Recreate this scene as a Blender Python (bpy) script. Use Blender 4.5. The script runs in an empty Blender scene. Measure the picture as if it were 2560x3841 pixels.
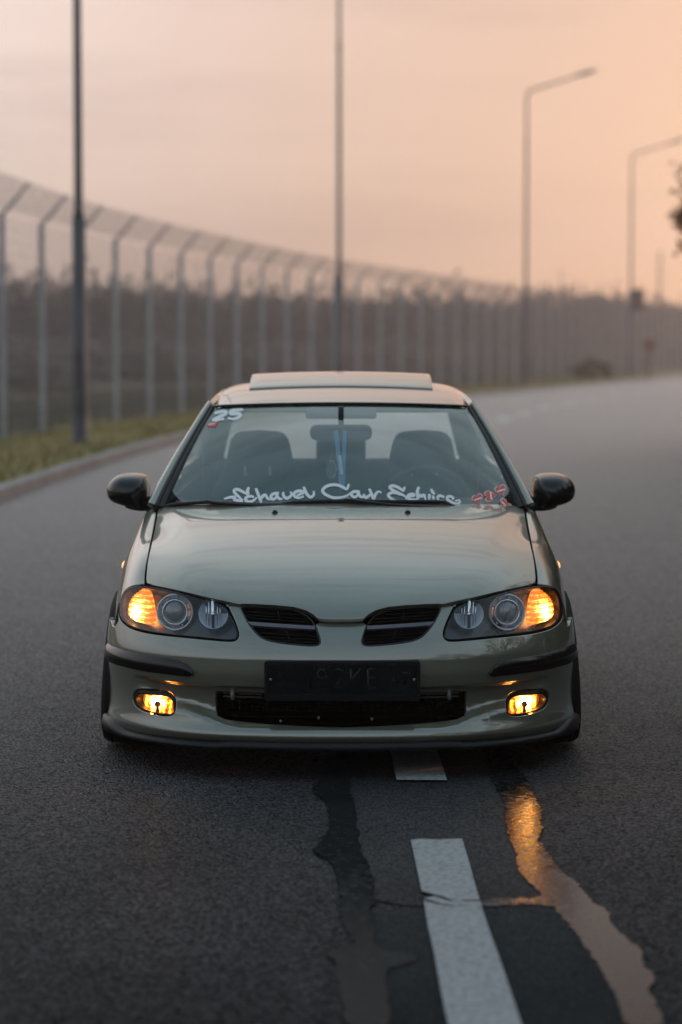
import bpy, bmesh, math, random
import numpy as np
from mathutils import Vector, Matrix
from mathutils.geometry import delaunay_2d_cdt
R = math.radians
random.seed(7)
rng = np.random.default_rng(11)
S = bpy.context.scene
COL = S.collection

# ------------------------------------------------------------------ camera
CAMH, FPX, PITCH = 1.52, 85 / 24 * 2560, math.atan((1920.5 - 1311) / (85 / 24 * 2560))
cam = bpy.data.cameras.new('camera')
cam.sensor_fit = 'VERTICAL'; cam.sensor_height = 36; cam.sensor_width = 24; cam.lens = 85
cam.clip_start = .1; cam.clip_end = 5000
cam.dof.use_dof = True; cam.dof.focus_distance = 8.72; cam.dof.aperture_fstop = 2.0
camo = bpy.data.objects.new('camera', cam); COL.objects.link(camo)
camo.location = (0, 0, CAMH); camo.rotation_euler = (math.pi / 2 - PITCH, 0, 0)
S.camera = camo

# ------------------------------------------------------------------ sky, sun, exposure
SUN_AZ, SUN_EL = R(24), R(5)          # azimuth right of the view direction (+Y)
sund = Vector((math.sin(SUN_AZ) * math.cos(SUN_EL), math.cos(SUN_AZ) * math.cos(SUN_EL), math.sin(SUN_EL)))
W = bpy.data.worlds.new('World'); S.world = W; W.use_nodes = True
nt = W.node_tree; N = nt.nodes; L = nt.links
for n in list(N): N.remove(n)
def nd(t, **k):
    n = N.new(t)
    for a, b in k.items(): setattr(n, a, b)
    return n
out = nd('ShaderNodeOutputWorld')
tc = nd('ShaderNodeTexCoord')
sep = nd('ShaderNodeSeparateXYZ'); L.new(tc.outputs['Generated'], sep.inputs[0])
ramp = nd('ShaderNodeValToRGB'); cr = ramp.color_ramp; cr.interpolation = 'B_SPLINE'
L.new(sep.outputs['Z'], ramp.inputs[0])
for i, (p, c) in enumerate([(0.0, (.52, .475, .48)), (.03, (.66, .59, .585)), (.09, (.88, .755, .735)), (.16, (.91, .79, .765)),
                            (.32, (1.04, .99, .95)), (.55, (.82, .86, .85)), (.8, (.42, .55, .61)), (1.0, (.36, .51, .60))]):
    e = cr.elements[i] if i < 2 else cr.elements.new(p)
    e.position = p; e.color = (*c, 1)
# warm side towards the sun
dot = nd('ShaderNodeVectorMath', operation='DOT_PRODUCT'); dot.inputs[1].default_value = sund
L.new(tc.outputs['Generated'], dot.inputs[0])
mr = nd('ShaderNodeMapRange'); mr.inputs[1].default_value = .72; mr.inputs[2].default_value = 1.0; mr.interpolation_type = 'SMOOTHSTEP'
L.new(dot.outputs['Value'], mr.inputs[0])
warm = nd('ShaderNodeMix', data_type='RGBA', blend_type='MULTIPLY'); warm.inputs[7].default_value = (.54, .37, .285, 1)
mc_ = nd('ShaderNodeMapRange'); mc_.inputs[1].default_value = .75; mc_.inputs[2].default_value = -.5; mc_.interpolation_type = 'SMOOTHSTEP'
L.new(dot.outputs['Value'], mc_.inputs[0])
cool = nd('ShaderNodeMix', data_type='RGBA', blend_type='MULTIPLY'); cool.inputs[7].default_value = (.52, .61, .69, 1)
L.new(mc_.outputs[0], cool.inputs[0]); L.new(ramp.outputs[0], cool.inputs[6])
L.new(mr.outputs[0], warm.inputs[0]); L.new(cool.outputs[2], warm.inputs[6])
# soft streaks of cloud
mp = nd('ShaderNodeMapping'); mp.inputs['Scale'].default_value = (2.2, 2.2, 17)
L.new(tc.outputs['Generated'], mp.inputs[0])
nz = nd('ShaderNodeTexNoise'); nz.inputs['Scale'].default_value = 1.6; nz.inputs['Detail'].default_value = 5; nz.inputs['Roughness'].default_value = .5
L.new(mp.outputs[0], nz.inputs['Vector'])
nr = nd('ShaderNodeMapRange'); nr.inputs[1].default_value = .45; nr.inputs[2].default_value = .72; nr.interpolation_type = 'SMOOTHSTEP'
nr.inputs[4].default_value = .85
L.new(nz.outputs['Fac'], nr.inputs[0])
cl = nd('ShaderNodeMix', data_type='RGBA', blend_type='MULTIPLY'); cl.inputs[7].default_value = (.72, .69, .73, 1)
L.new(nr.outputs[0], cl.inputs[0]); L.new(warm.outputs[2], cl.inputs[6])
bg = nd('ShaderNodeBackground'); bg.inputs[1].default_value = 1.29
L.new(cl.outputs[2], bg.inputs[0])
sky = nd('ShaderNodeTexSky', sky_type='NISHITA'); sky.sun_disc = False; sky.sun_elevation = SUN_EL; sky.sun_rotation = SUN_AZ
sky.dust_density = 1.0
bg2 = nd('ShaderNodeBackground'); bg2.inputs[1].default_value = .02
L.new(sky.outputs[0], bg2.inputs[0])
add = nd('ShaderNodeAddShader'); L.new(bg.outputs[0], add.inputs[0]); L.new(bg2.outputs[0], add.inputs[1])
L.new(add.outputs[0], out.inputs[0])
sun = bpy.data.lights.new('sun', 'SUN'); sun.energy = .9; sun.angle = R(10); sun.color = (1, .60, .45)
suno = bpy.data.objects.new('sun', sun); COL.objects.link(suno)
suno.rotation_euler = (-sund).to_track_quat('-Z', 'Y').to_euler()
S.view_settings.view_transform = 'Standard'; S.view_settings.look = 'None'; S.view_settings.gamma = 1
S.view_settings.use_curve_mapping = False; S.view_settings.exposure = 0
S.render.engine = 'CYCLES'
S.cycles.transparent_max_bounces = 24; S.cycles.max_bounces = 10; S.cycles.use_denoising = True
S.cycles.sample_clamp_indirect = 6

# ------------------------------------------------------------------ helpers: photo pixel <-> world
cp, sp = math.cos(PITCH), math.sin(PITCH)
FW, UP = np.array([0, cp, -sp]), np.array([0, sp, cp])
C0 = np.array([0, 0, CAMH])
def ray(px, py):
    d = np.array([(px - 1280) / FPX, 0, 0]) + FW - UP * (py - 1920.5) / FPX
    return d / d[1]
def PY(px, py, Y): return C0 + ray(px, py) * Y                 # on the upright plane Y
def PG(px, py, z=0):                                           # on the level plane z
    d = ray(px, py); return C0 + d * ((z - CAMH) / d[2])
def proj(p):
    v = np.asarray(p) - C0; w = v @ FW
    return np.stack([1280 + FPX * v[..., 0] / w, 1920.5 - FPX * (v @ UP) / w], -1)

# ------------------------------------------------------------------ helpers: materials
MATS = {}
def mat(name, col=(.5, .5, .5), rough=.5, metal=0, **k):
    m = bpy.data.materials.new(name); m.use_nodes = True
    b = m.node_tree.nodes['Principled BSDF']
    b.inputs['Base Color'].default_value = (*col, 1); b.inputs['Roughness'].default_value = rough; b.inputs['Metallic'].default_value = metal
    for a, v in k.items():
        a = a.replace('_', ' ')
        b.inputs[a].default_value = (*v, 1) if isinstance(v, tuple) and len(v) == 3 else v
    MATS[name] = m
    return m
def noise_col(m, scale, c1, c2, lo=.35, hi=.65, detail=6, bump=0, bscale=None, rough=None, coord='Object', dist=.01, vec=None):
    t = m.node_tree; n = t.nodes; l = t.links; b = n['Principled BSDF']
    co = n.new('ShaderNodeTexCoord'); z = n.new('ShaderNodeTexNoise'); z.inputs['Scale'].default_value = scale; z.inputs['Detail'].default_value = detail
    src = co.outputs[coord]
    if vec:
        mpp = n.new('ShaderNodeMapping'); mpp.inputs['Scale'].default_value = vec; l.new(src, mpp.inputs[0]); src = mpp.outputs[0]
    l.new(src, z.inputs['Vector'])
    r = n.new('ShaderNodeValToRGB'); r.color_ramp.elements[0].position = lo; r.color_ramp.elements[1].position = hi
    r.color_ramp.elements[0].color = (*c1, 1); r.color_ramp.elements[1].color = (*c2, 1)
    l.new(z.outputs['Fac'], r.inputs[0]); l.new(r.outputs[0], b.inputs['Base Color'])
    if bump:
        z2 = n.new('ShaderNodeTexNoise'); z2.inputs['Scale'].default_value = bscale or scale; z2.inputs['Detail'].default_value = 4
        l.new(co.outputs[coord], z2.inputs['Vector'])
        bp = n.new('ShaderNodeBump'); bp.inputs['Strength'].default_value = bump; bp.inputs['Distance'].default_value = dist
        l.new(z2.outputs['Fac'], bp.inputs['Height']); l.new(bp.outputs[0], b.inputs['Normal'])
    if rough:
        mm = n.new('ShaderNodeMapRange'); mm.inputs[3].default_value = rough[0]; mm.inputs[4].default_value = rough[1]
        l.new(z.outputs['Fac'], mm.inputs[0]); l.new(mm.outputs[0], b.inputs['Roughness'])
    return m
def glass(name, tint, f0=.05, rough=0.0, gcol=(1, 1, 1)):
    m = bpy.data.materials.new(name); m.use_nodes = True; n = m.node_tree.nodes; l = m.node_tree.links
    n.remove(n['Principled BSDF']); o = n['Material Output']
    lw = n.new('ShaderNodeLayerWeight'); lw.inputs[0].default_value = .5
    pw = n.new('ShaderNodeMath'); pw.operation = 'POWER'; pw.inputs[1].default_value = 4.2; l.new(lw.outputs['Facing'], pw.inputs[0])
    mrr = n.new('ShaderNodeMapRange'); mrr.inputs[3].default_value = f0; l.new(pw.outputs[0], mrr.inputs[0])
    t = n.new('ShaderNodeBsdfTransparent'); t.inputs[0].default_value = (*tint, 1)
    g = n.new('ShaderNodeBsdfGlossy'); g.inputs['Roughness'].default_value = rough; g.inputs[0].default_value = (*gcol, 1)
    x = n.new('ShaderNodeMixShader'); l.new(mrr.outputs[0], x.inputs[0]); l.new(t.outputs[0], x.inputs[1]); l.new(g.outputs[0], x.inputs[2])
    l.new(x.outputs[0], o.inputs[0]); MATS[name] = m
    return m

def sheen(m, k, p, rough, col, vary=None):
    """rough ground reflects mostly at grazing angles: a glossy layer weighted by k * facing ** p over the diffuse base"""
    n = m.node_tree.nodes; l = m.node_tree.links; b = n['Principled BSDF']
    for q in list(b.inputs['Specular IOR Level'].links): l.remove(q)
    b.inputs['Specular IOR Level'].default_value = 0
    lw = n.new('ShaderNodeLayerWeight'); lw.inputs[0].default_value = .5
    pw = n.new('ShaderNodeMath'); pw.operation = 'POWER'; pw.inputs[1].default_value = p; l.new(lw.outputs['Facing'], pw.inputs[0])
    ml = n.new('ShaderNodeMath'); ml.operation = 'MULTIPLY'; ml.inputs[1].default_value = k; ml.use_clamp = True; l.new(pw.outputs[0], ml.inputs[0]); fac = ml.outputs[0]
    if vary is not None:
        m2 = n.new('ShaderNodeMath'); m2.operation = 'MULTIPLY'; m2.use_clamp = True; l.new(fac, m2.inputs[0]); l.new(vary, m2.inputs[1]); fac = m2.outputs[0]
    g = n.new('ShaderNodeBsdfGlossy'); g.inputs[0].default_value = (*col, 1); g.inputs['Roughness'].default_value = rough
    if b.inputs['Roughness'].links: l.new(b.inputs['Roughness'].links[0].from_socket, g.inputs['Roughness'])
    if b.inputs['Normal'].links: l.new(b.inputs['Normal'].links[0].from_socket, g.inputs['Normal'])
    x = n.new('ShaderNodeMixShader'); l.new(fac, x.inputs[0]); l.new(b.outputs[0], x.inputs[1]); l.new(g.outputs[0], x.inputs[2]); l.new(x.outputs[0], n['Material Output'].inputs[0])

# car materials
paint = mat('champagne_green_paint', (.16, .16, .12), .36, .35, Coat_Weight=1.0, Coat_Roughness=.02, Coat_IOR=2.1)
def flakes(m):
    t = m.node_tree; n = t.nodes; l = t.links; b = n['Principled BSDF']
    co = n.new('ShaderNodeTexCoord'); v = n.new('ShaderNodeTexVoronoi'); v.inputs['Scale'].default_value = 900
    l.new(co.outputs['Object'], v.inputs['Vector'])
    mx = n.new('ShaderNodeMix'); mx.data_type = 'RGBA'; mx.inputs[6].default_value = (.112, .113, .080, 1); mx.inputs[7].default_value = (.158, .158, .115, 1)
    s = n.new('ShaderNodeSeparateColor'); l.new(v.outputs['Color'], s.inputs[0]); l.new(s.outputs[0], mx.inputs[0]); l.new(mx.outputs[2], b.inputs['Base Color'])
    z = n.new('ShaderNodeTexNoise'); z.inputs['Scale'].default_value = 7; z.inputs['Detail'].default_value = 8; l.new(co.outputs['Object'], z.inputs['Vector'])
    mm = n.new('ShaderNodeMapRange'); mm.inputs[1].default_value = .4; mm.inputs[2].default_value = .75; mm.inputs[3].default_value = .012; mm.inputs[4].default_value = .04
    l.new(z.outputs['Fac'], mm.inputs[0]); l.new(mm.outputs[0], b.inputs['Coat Roughness'])
flakes(paint)
blackgloss = mat('gloss_black_plastic', (.003, .0035, .005), .06, Specular_IOR_Level=.42)
blackplas = noise_col(mat('satin_black_plastic', (.006, .007, .008), .42, Specular_IOR_Level=.28), 400, (.005, .006, .007), (.009, .010, .011), bump=.12, dist=.001)
blackmat = mat('matt_black', (.0025, .0025, .003), .9, Specular_IOR_Level=.05)
rubber = noise_col(mat('tyre_rubber', (.006, .006, .007), .7, Specular_IOR_Level=.25), 60, (.004, .004, .005), (.009, .009, .010))
chrome = mat('chrome', (.75, .77, .80), .12, 1.0)
greychrome = mat('brushed_grille_trim', (.24, .27, .33), .38, .35)
housing = mat('headlight_housing_dark', (.011, .013, .019), .22)
alloy = mat('alloy', (.35, .36, .37), .3, 1.0)
cabin = noise_col(mat('cabin_fabric', (.016, .018, .02), .9), 80, (.011, .013, .015), (.02, .023, .026))
cabinplas = mat('cabin_plastic', (.012, .013, .015), .6)
liner = mat('headliner_fabric', (.30, .30, .29), .9)
wsglass = glass('windshield_glass', (.90, .96, .95), .115, gcol=(.88, 1.0, 1.0))
sideglass = glass('side_window_glass', (.94, .97, .96), .09)
lensglass = glass('headlight_lens', (.97, .98, 1.0), .04)
white = mat('white_vinyl', (.72, .74, .75), .5)
greyvinyl = mat('grey_vinyl_outline', (.33, .38, .39), .5)
redvinyl = mat('red_vinyl', (.62, .05, .04), .45)
pinkvinyl = mat('pale_pink_vinyl', (.72, .48, .46), .5)
def lit(name, hot, rad, core, edge, rows, pitch):
    """reflector lit by a bulb: brightest at the hot spot (mirrored left and right), broken by moulded rows"""
    m = bpy.data.materials.new(name); m.use_nodes = True; n = m.node_tree.nodes; l = m.node_tree.links; b = n['Principled BSDF']
    b.inputs['Base Color'].default_value = (.5, .2, .03, 1); b.inputs['Roughness'].default_value = .25
    co = n.new('ShaderNodeTexCoord'); ab = n.new('ShaderNodeVectorMath'); ab.operation = 'ABSOLUTE'; l.new(co.outputs['Object'], ab.inputs[0])
    ds = n.new('ShaderNodeVectorMath'); ds.operation = 'DISTANCE'; l.new(ab.outputs[0], ds.inputs[0]); ds.inputs[1].default_value = tuple(float(q) for q in hot)
    z = n.new('ShaderNodeTexNoise'); z.inputs['Scale'].default_value = 55; z.inputs['Detail'].default_value = 3; l.new(co.outputs['Object'], z.inputs['Vector'])
    wv = n.new('ShaderNodeTexWave'); wv.bands_direction = rows; wv.inputs['Scale'].default_value = pitch; wv.inputs['Distortion'].default_value = 1.2; wv.inputs['Detail'].default_value = 2; l.new(co.outputs['Object'], wv.inputs['Vector'])
    g0 = n.new('ShaderNodeMapRange'); g0.inputs[1].default_value = rad; g0.inputs[2].default_value = 0.0; l.new(ds.outputs['Value'], g0.inputs[0])
    a1 = n.new('ShaderNodeMath'); a1.operation = 'MULTIPLY_ADD'; l.new(z.outputs['Fac'], a1.inputs[0]); a1.inputs[1].default_value = .9; a1.inputs[2].default_value = -.45
    a2 = n.new('ShaderNodeMath'); a2.operation = 'MULTIPLY_ADD'; l.new(wv.outputs['Fac'], a2.inputs[0]); a2.inputs[1].default_value = .30; l.new(a1.outputs[0], a2.inputs[2])
    a3 = n.new('ShaderNodeMath'); a3.operation = 'ADD'; a3.use_clamp = True; l.new(g0.outputs[0], a3.inputs[0]); l.new(a2.outputs[0], a3.inputs[1])
    rp = n.new('ShaderNodeValToRGB'); e = rp.color_ramp.elements; e[0].color = (1, .16, .008, 1); e[1].color = (1, .50, .16, 1); x = e.new(.45); x.color = (1, .30, .03, 1)
    l.new(a3.outputs[0], rp.inputs[0]); l.new(rp.outputs[0], b.inputs['Emission Color'])
    pw = n.new('ShaderNodeMath'); pw.operation = 'POWER'; l.new(a3.outputs[0], pw.inputs[0]); pw.inputs[1].default_value = 2.6
    mm = n.new('ShaderNodeMapRange'); mm.inputs[3].default_value = edge; mm.inputs[4].default_value = core
    l.new(pw.outputs[0], mm.inputs[0]); l.new(mm.outputs[0], b.inputs['Emission Strength'])
    MATS[name] = m; return m
sidelit = mat('lit_side_repeater', (.6, .35, .08), .3, Emission_Color=(1, .52, .14), Emission_Strength=1.5)
foglens = glass('fog_lens_yellow', (1, .90, .62), .05)

# ------------------------------------------------------------------ helpers: meshes and objects
def link(name, me, m=None, parent=None, smooth=False):
    o = bpy.data.objects.new(name, me); COL.objects.link(o)
    if m is not None and not me.materials: me.materials.append(m)
    if smooth:
        for p in me.polygons: p.use_smooth = True
    if parent is not None:
        o.parent = parent
        if parent.type == 'EMPTY': o.location = -Vector(parent.location) if parent.get('_abs') else (0, 0, 0)
    return o
def mk(name, v, f, m=None, parent=None, smooth=False, normals=None):
    me = bpy.data.meshes.new(name)
    me.from_pydata([tuple(map(float, p)) for p in v], [], [tuple(map(int, q)) for q in f]); me.update()
    o = link(name, me, m, parent, smooth or normals is not None)
    if normals is not None:
        me.normals_split_custom_set_from_vertices([tuple(map(float, q)) for q in normals])
    return o
def tag(o, label, cat, group=None, kind=None):
    if label: o['label'] = label
    if cat: o['category'] = cat
    if group: o['group'] = group
    if kind: o['kind'] = kind
    return o
def empty(name, loc, label=None, cat=None, group=None, absolute=False):
    o = bpy.data.objects.new(name, None); COL.objects.link(o); o.location = loc
    if absolute: o['_abs'] = 1
    return tag(o, label, cat, group)
class B:
    """collects shapes for ONE mesh"""
    def __init__(s): s.v = []; s.f = []
    def add(s, v, f):
        k = len(s.v); s.v += [tuple(map(float, p)) for p in v]; s.f += [tuple(i + k for i in q) for q in f]; return s
    def box(s, c, d, M=None):
        c = Vector(c); v = []
        for x in (-1, 1):
            for y in (-1, 1):
                for z in (-1, 1):
                    p = Vector((x * d[0] / 2, y * d[1] / 2, z * d[2] / 2))
                    v.append((M @ p if M else p) + c)
        return s.add(v, [(0, 1, 3, 2), (4, 6, 7, 5), (0, 4, 5, 1), (2, 3, 7, 6), (0, 2, 6, 4), (1, 5, 7, 3)])
    def tube(s, pts, r, n=8, cap=True, flat=1.0):
        pts = [Vector(p) for p in pts]; rs = r if hasattr(r, '__len__') else [r] * len(pts)
        v = []; k = len(pts); up = None
        for i, p in enumerate(pts):
            t = (pts[min(i + 1, k - 1)] - pts[max(i - 1, 0)]).normalized()
            if up is None: up = Vector((0, 0, 1)) if abs(t.z) < .9 else Vector((1, 0, 0))
            a = t.cross(up)
            if a.length < 1e-5: a = t.cross(Vector((0, 1, 0)))
            a.normalize(); b = a.cross(t).normalized(); up = b
            for j in range(n):
                w = 2 * math.pi * j / n
                v.append(p + a * math.cos(w) * rs[i] + b * math.sin(w) * rs[i] * flat)
        f = [(i * n + j, i * n + (j + 1) % n, (i + 1) * n + (j + 1) % n, (i + 1) * n + j) for i in range(k - 1) for j in range(n)]
        if cap: f += [tuple(range(n))[::-1], tuple((k - 1) * n + j for j in range(n))]
        return s.add(v, f)
    def lathe(s, prof, o, ax, n=32, up=(0, 0, 1)):
        """prof: (distance along axis, radius)"""
        o = Vector(o); ax = Vector(ax).normalized(); a = ax.cross(Vector(up))
        if a.length < 1e-4: a = ax.cross(Vector((1, 0, 0)))
        a.normalize(); b = a.cross(ax)
        v = []
        for (d, r) in prof:
            for j in range(n):
                w = 2 * math.pi * j / n; v.append(o + ax * d + (a * math.cos(w) + b * math.sin(w)) * r)
        f = [(i * n + j, i * n + (j + 1) % n, (i + 1) * n + (j + 1) % n, (i + 1) * n + j) for i in range(len(prof) - 1) for j in range(n)]
        return s.add(v, f)
    def build(s, name, m=None, parent=None, smooth=False): return mk(name, s.v, s.f, m, parent, smooth)
def bevel(o, w=.004, seg=2):
    md = o.modifiers.new('bevel', 'BEVEL'); md.width = w; md.segments = seg; md.limit_method = 'ANGLE'; md.angle_limit = R(35); return o
def subsurf(o, k=2):
    md = o.modifiers.new('subsurf', 'SUBSURF'); md.levels = k; md.render_levels = k; return o

class Spl:
    """natural cubic spline through (t, value rows)"""
    def __init__(s, t, y):
        s.t = np.asarray(t, float); s.y = np.asarray(y, float); n = len(s.t)
        h = np.diff(s.t); A = np.zeros((n, n)); r = np.zeros_like(s.y)
        A[0, 0] = A[-1, -1] = 1
        for i in range(1, n - 1):
            A[i, i - 1] = h[i - 1]; A[i, i] = 2 * (h[i - 1] + h[i]); A[i, i + 1] = h[i]
            r[i] = 6 * ((s.y[i + 1] - s.y[i]) / h[i] - (s.y[i] - s.y[i - 1]) / h[i - 1])
        s.m = np.linalg.solve(A, r)
    def __call__(s, x):
        x = np.asarray(x, float); t = s.t
        i = np.clip(np.searchsorted(t, x) - 1, 0, len(t) - 2); h = t[i + 1] - t[i]
        xc = np.clip(x, t[0], t[-1]); a = (t[i + 1] - xc) / h; b = (xc - t[i]) / h
        if s.y.ndim > 1: a, b, h = a[..., None], b[..., None], h[..., None]
        v = a * s.y[i] + b * s.y[i + 1] + ((a ** 3 - a) * s.m[i] + (b ** 3 - b) * s.m[i + 1]) * h * h / 6
        # straight extrapolation
        e0 = (s.y[1] - s.y[0]) / (t[1] - t[0]) - (t[1] - t[0]) * (2 * s.m[0] + s.m[1]) / 6
        e1 = (s.y[-1] - s.y[-2]) / (t[-1] - t[-2]) + (t[-1] - t[-2]) * (s.m[-2] + 2 * s.m[-1]) / 6
        d = (x - xc)
        if s.y.ndim > 1: d = d[..., None]
        return v + np.where(d < 0, d * e0, d * e1)
def sstep(x, a, b):
    t = np.clip((x - a) / (b - a), 0, 1); return t * t * (3 - 2 * t)
def splus(x, w): return w * np.logaddexp(0, x / w)

class Surf:
    def __init__(s, fn, arange, brange, na=60, nb=60, sc=(1, 1)):
        s.fn = fn; s.ar = arange; s.br = brange; s.sc = sc
        A, Bb = np.meshgrid(np.linspace(*arange, na), np.linspace(*brange, nb)); s.ab = np.stack([A.ravel(), Bb.ravel()], -1)
        s.px = proj(fn(s.ab))
    def __call__(s, ab): return s.fn(np.asarray(ab, float))
    def nrm(s, ab, ref=(0, 10.6, .55)):
        ab = np.asarray(ab, float); e = 1e-4
        p = s.fn(ab); da = s.fn(ab + [e, 0]) - s.fn(ab - [e, 0]); db = s.fn(ab + [0, e]) - s.fn(ab - [0, e])
        n = np.cross(da, db); n /= np.linalg.norm(n, axis=-1, keepdims=True) + 1e-12
        k = np.sign(np.sum(n * (p - np.array(ref)), -1, keepdims=True)); return n * np.where(k == 0, 1, k)
    def inv(s, pts):
        res = []
        for q in pts:
            q = np.asarray(q, float); ab = s.ab[np.argmin(((s.px - q) ** 2).sum(1))].copy()
            for _ in range(12):
                e = 1e-4; p0 = proj(s.fn(ab)); J = np.stack([(proj(s.fn(ab + [e, 0])) - p0) / e, (proj(s.fn(ab + [0, e])) - p0) / e], -1)
                st = np.linalg.lstsq(J, q - p0, rcond=1e-3)[0]; st = np.clip(st, -.05, .05)
                ab = ab + st; ab = np.clip(ab, [s.ar[0], s.br[0]], [s.ar[1], s.br[1]])
                if np.abs(st).max() < 1e-6: break
            res.append(ab)
        return np.array(res)
def chaikin(p, k=2, closed=True):
    p = np.asarray(p, float)
    for _ in range(k):
        q = np.roll(p, -1, 0) if closed else p[1:]
        a = p if closed else p[:-1]
        r = np.empty((2 * len(a), p.shape[1])); r[0::2] = .75 * a + .25 * q; r[1::2] = .25 * a + .75 * q
        if not closed: r = np.vstack([p[:1], r, p[-1:]])
        p = r
    return p
def resample(p, step, closed=True):
    p = np.asarray(p, float); out_ = []
    m = len(p) if closed else len(p) - 1
    for i in range(m):
        a, b = p[i], p[(i + 1) % len(p)]; n = max(1, int(math.ceil(np.linalg.norm(b - a) / step)))
        for k in range(n): out_.append(a + (b - a) * k / n)
    if not closed: out_.append(p[-1])
    out_ = np.array(out_); keep = [0]
    for i in range(1, len(out_)):
        if np.linalg.norm(out_[i] - out_[keep[-1]]) > step * .3: keep.append(i)
    if closed and np.linalg.norm(out_[keep[-1]] - out_[0]) < step * .3: keep.pop()
    return out_[keep]
def area2(p): x, y = p[:, 0], p[:, 1]; return .5 * np.sum(x * np.roll(y, -1) - np.roll(x, -1) * y)
def pnorm(p):
    t = np.roll(p, -1, 0) - np.roll(p, 1, 0); t /= np.linalg.norm(t, axis=1, keepdims=True) + 1e-9
    n = np.stack([t[:, 1], -t[:, 0]], -1)          # outward for ccw
    return n if area2(p) > 0 else -n
def inpoly(q, p):
    x, y = q[:, 0][:, None], q[:, 1][:, None]; a, b = p, np.roll(p, -1, 0)
    c = ((a[:, 1] > y) != (b[:, 1] > y)) & (x < (b[:, 0] - a[:, 0]) * (y - a[:, 1]) / (b[:, 1] - a[:, 1] + 1e-15) + a[:, 0])
    return c.sum(1) % 2 == 1
def pdist(q, p):
    a, b = p, np.roll(p, -1, 0); d = b - a; l2 = (d ** 2).sum(1) + 1e-15; best = np.full(len(q), 9e9)
    for i in range(len(a)):
        t = np.clip(((q - a[i]) @ d[i]) / l2[i], 0, 1); best = np.minimum(best, np.linalg.norm(q - (a[i] + t[:, None] * d[i]), axis=1))
    return best
def panel(name, surf, outer, m, parent, holes=(), step=.012, off=0.0, flange=.012, edge=.0025, mirror=False, ref=(0, 10.6, .55), lab=None):
    sc = np.array(surf.sc, float)
    loops = [resample(np.asarray(o_, float) * sc, step * .8) for o_ in [outer, *holes]]
    inner = []
    for i, l in enumerate(loops):
        n = pnorm(l); inner.append(l - n * edge * (1 if i == 0 else -1))
    allin = np.vstack(inner)
    lo, hi = inner[0].min(0), inner[0].max(0)
    gx = np.arange(lo[0] + step / 2, hi[0], step); gy = np.arange(lo[1] + step / 2, hi[1], step)
    G = np.stack(np.meshgrid(gx, gy), -1).reshape(-1, 2)
    ok = inpoly(G, inner[0])
    for h in inner[1:]: ok &= ~inpoly(G, h)
    G = G[ok]
    for l in inner:
        if len(G): G = G[pdist(G, l) > step * .45]
    pts = np.vstack([allin, G]) if len(G) else allin
    ed = []; k = 0
    for l in inner: ed += [(k + i, k + (i + 1) % len(l)) for i in range(len(l))]; k += len(l)
    r = delaunay_2d_cdt([Vector(p) for p in pts], ed, [], 0, 1e-7)
    V = np.array([tuple(p) for p in r[0]]); F = np.array([f for f in r[2] if len(f) == 3])
    Cc = V[F].mean(1); ok = inpoly(Cc, inner[0])
    for h in inner[1:]: ok &= ~inpoly(Cc, h)
    F = F[ok]
    ab = V / sc; P = surf(ab); Nn = surf.nrm(ab, ref); P = P + Nn * off
    verts = [P]; norms = [Nn]; faces = [tuple(f) for f in F]; k = len(P)
    f0 = F[0]; flip = np.dot(np.cross(P[f0[1]] - P[f0[0]], P[f0[2]] - P[f0[0]]), Nn[f0[0]]) < 0
    if flip: faces = [f[::-1] for f in faces]
    for i, (l, q) in enumerate(zip(loops, inner)):
        n = len(l); nq = surf.nrm(q / sc, ref); nl = surf.nrm(l / sc, ref)
        a = surf(q / sc) + nq * off; b = surf(l / sc) + nl * (off - edge * .6); c = b - nl * flange
        outw = b - a; outw = outw - nl * (outw * nl).sum(1, keepdims=True); outw /= np.linalg.norm(outw, axis=1, keepdims=True) + 1e-9
        nb = nl + outw; nb /= np.linalg.norm(nb, axis=1, keepdims=True)
        verts += [a, b, b, c]; norms += [nq, nb, outw, outw]
        ccw = (area2(l) > 0) ^ (i > 0) ^ flip
        for j in range(n):
            t = (j + 1) % n
            for (x, y) in ((k, k + n), (k + 2 * n, k + 3 * n)):
                f = (x + j, y + j, y + t, x + t); faces.append(f if ccw else f[::-1])
        k += 4 * n
    verts = np.vstack(verts); norms = np.vstack(norms)
    o = mk(name, verts, faces, m, parent, normals=norms)
    if lab: o['label'] = lab
    if not mirror: return o
    fl = np.array([-1, 1, 1]); o2 = mk(name, verts * fl, [f[::-1] for f in faces], m, parent, normals=norms * fl)
    if lab: o2['label'] = lab
    return o, o2
def mirrored(o, parent):
    v = [(-q.co.x, q.co.y, q.co.z) for q in o.data.vertices]; f = [tuple(p.vertices)[::-1] for p in o.data.polygons]
    o2 = mk(o.name.split('.')[0], v, f, o.data.materials[0], parent, smooth=o.data.polygons[0].use_smooth)
    for md in o.modifiers:
        m2 = o2.modifiers.new(md.name, md.type)
        for a in ('width', 'segments', 'limit_method', 'angle_limit', 'levels', 'render_levels'):
            if hasattr(md, a): setattr(m2, a, getattr(md, a))
    return o2

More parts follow.
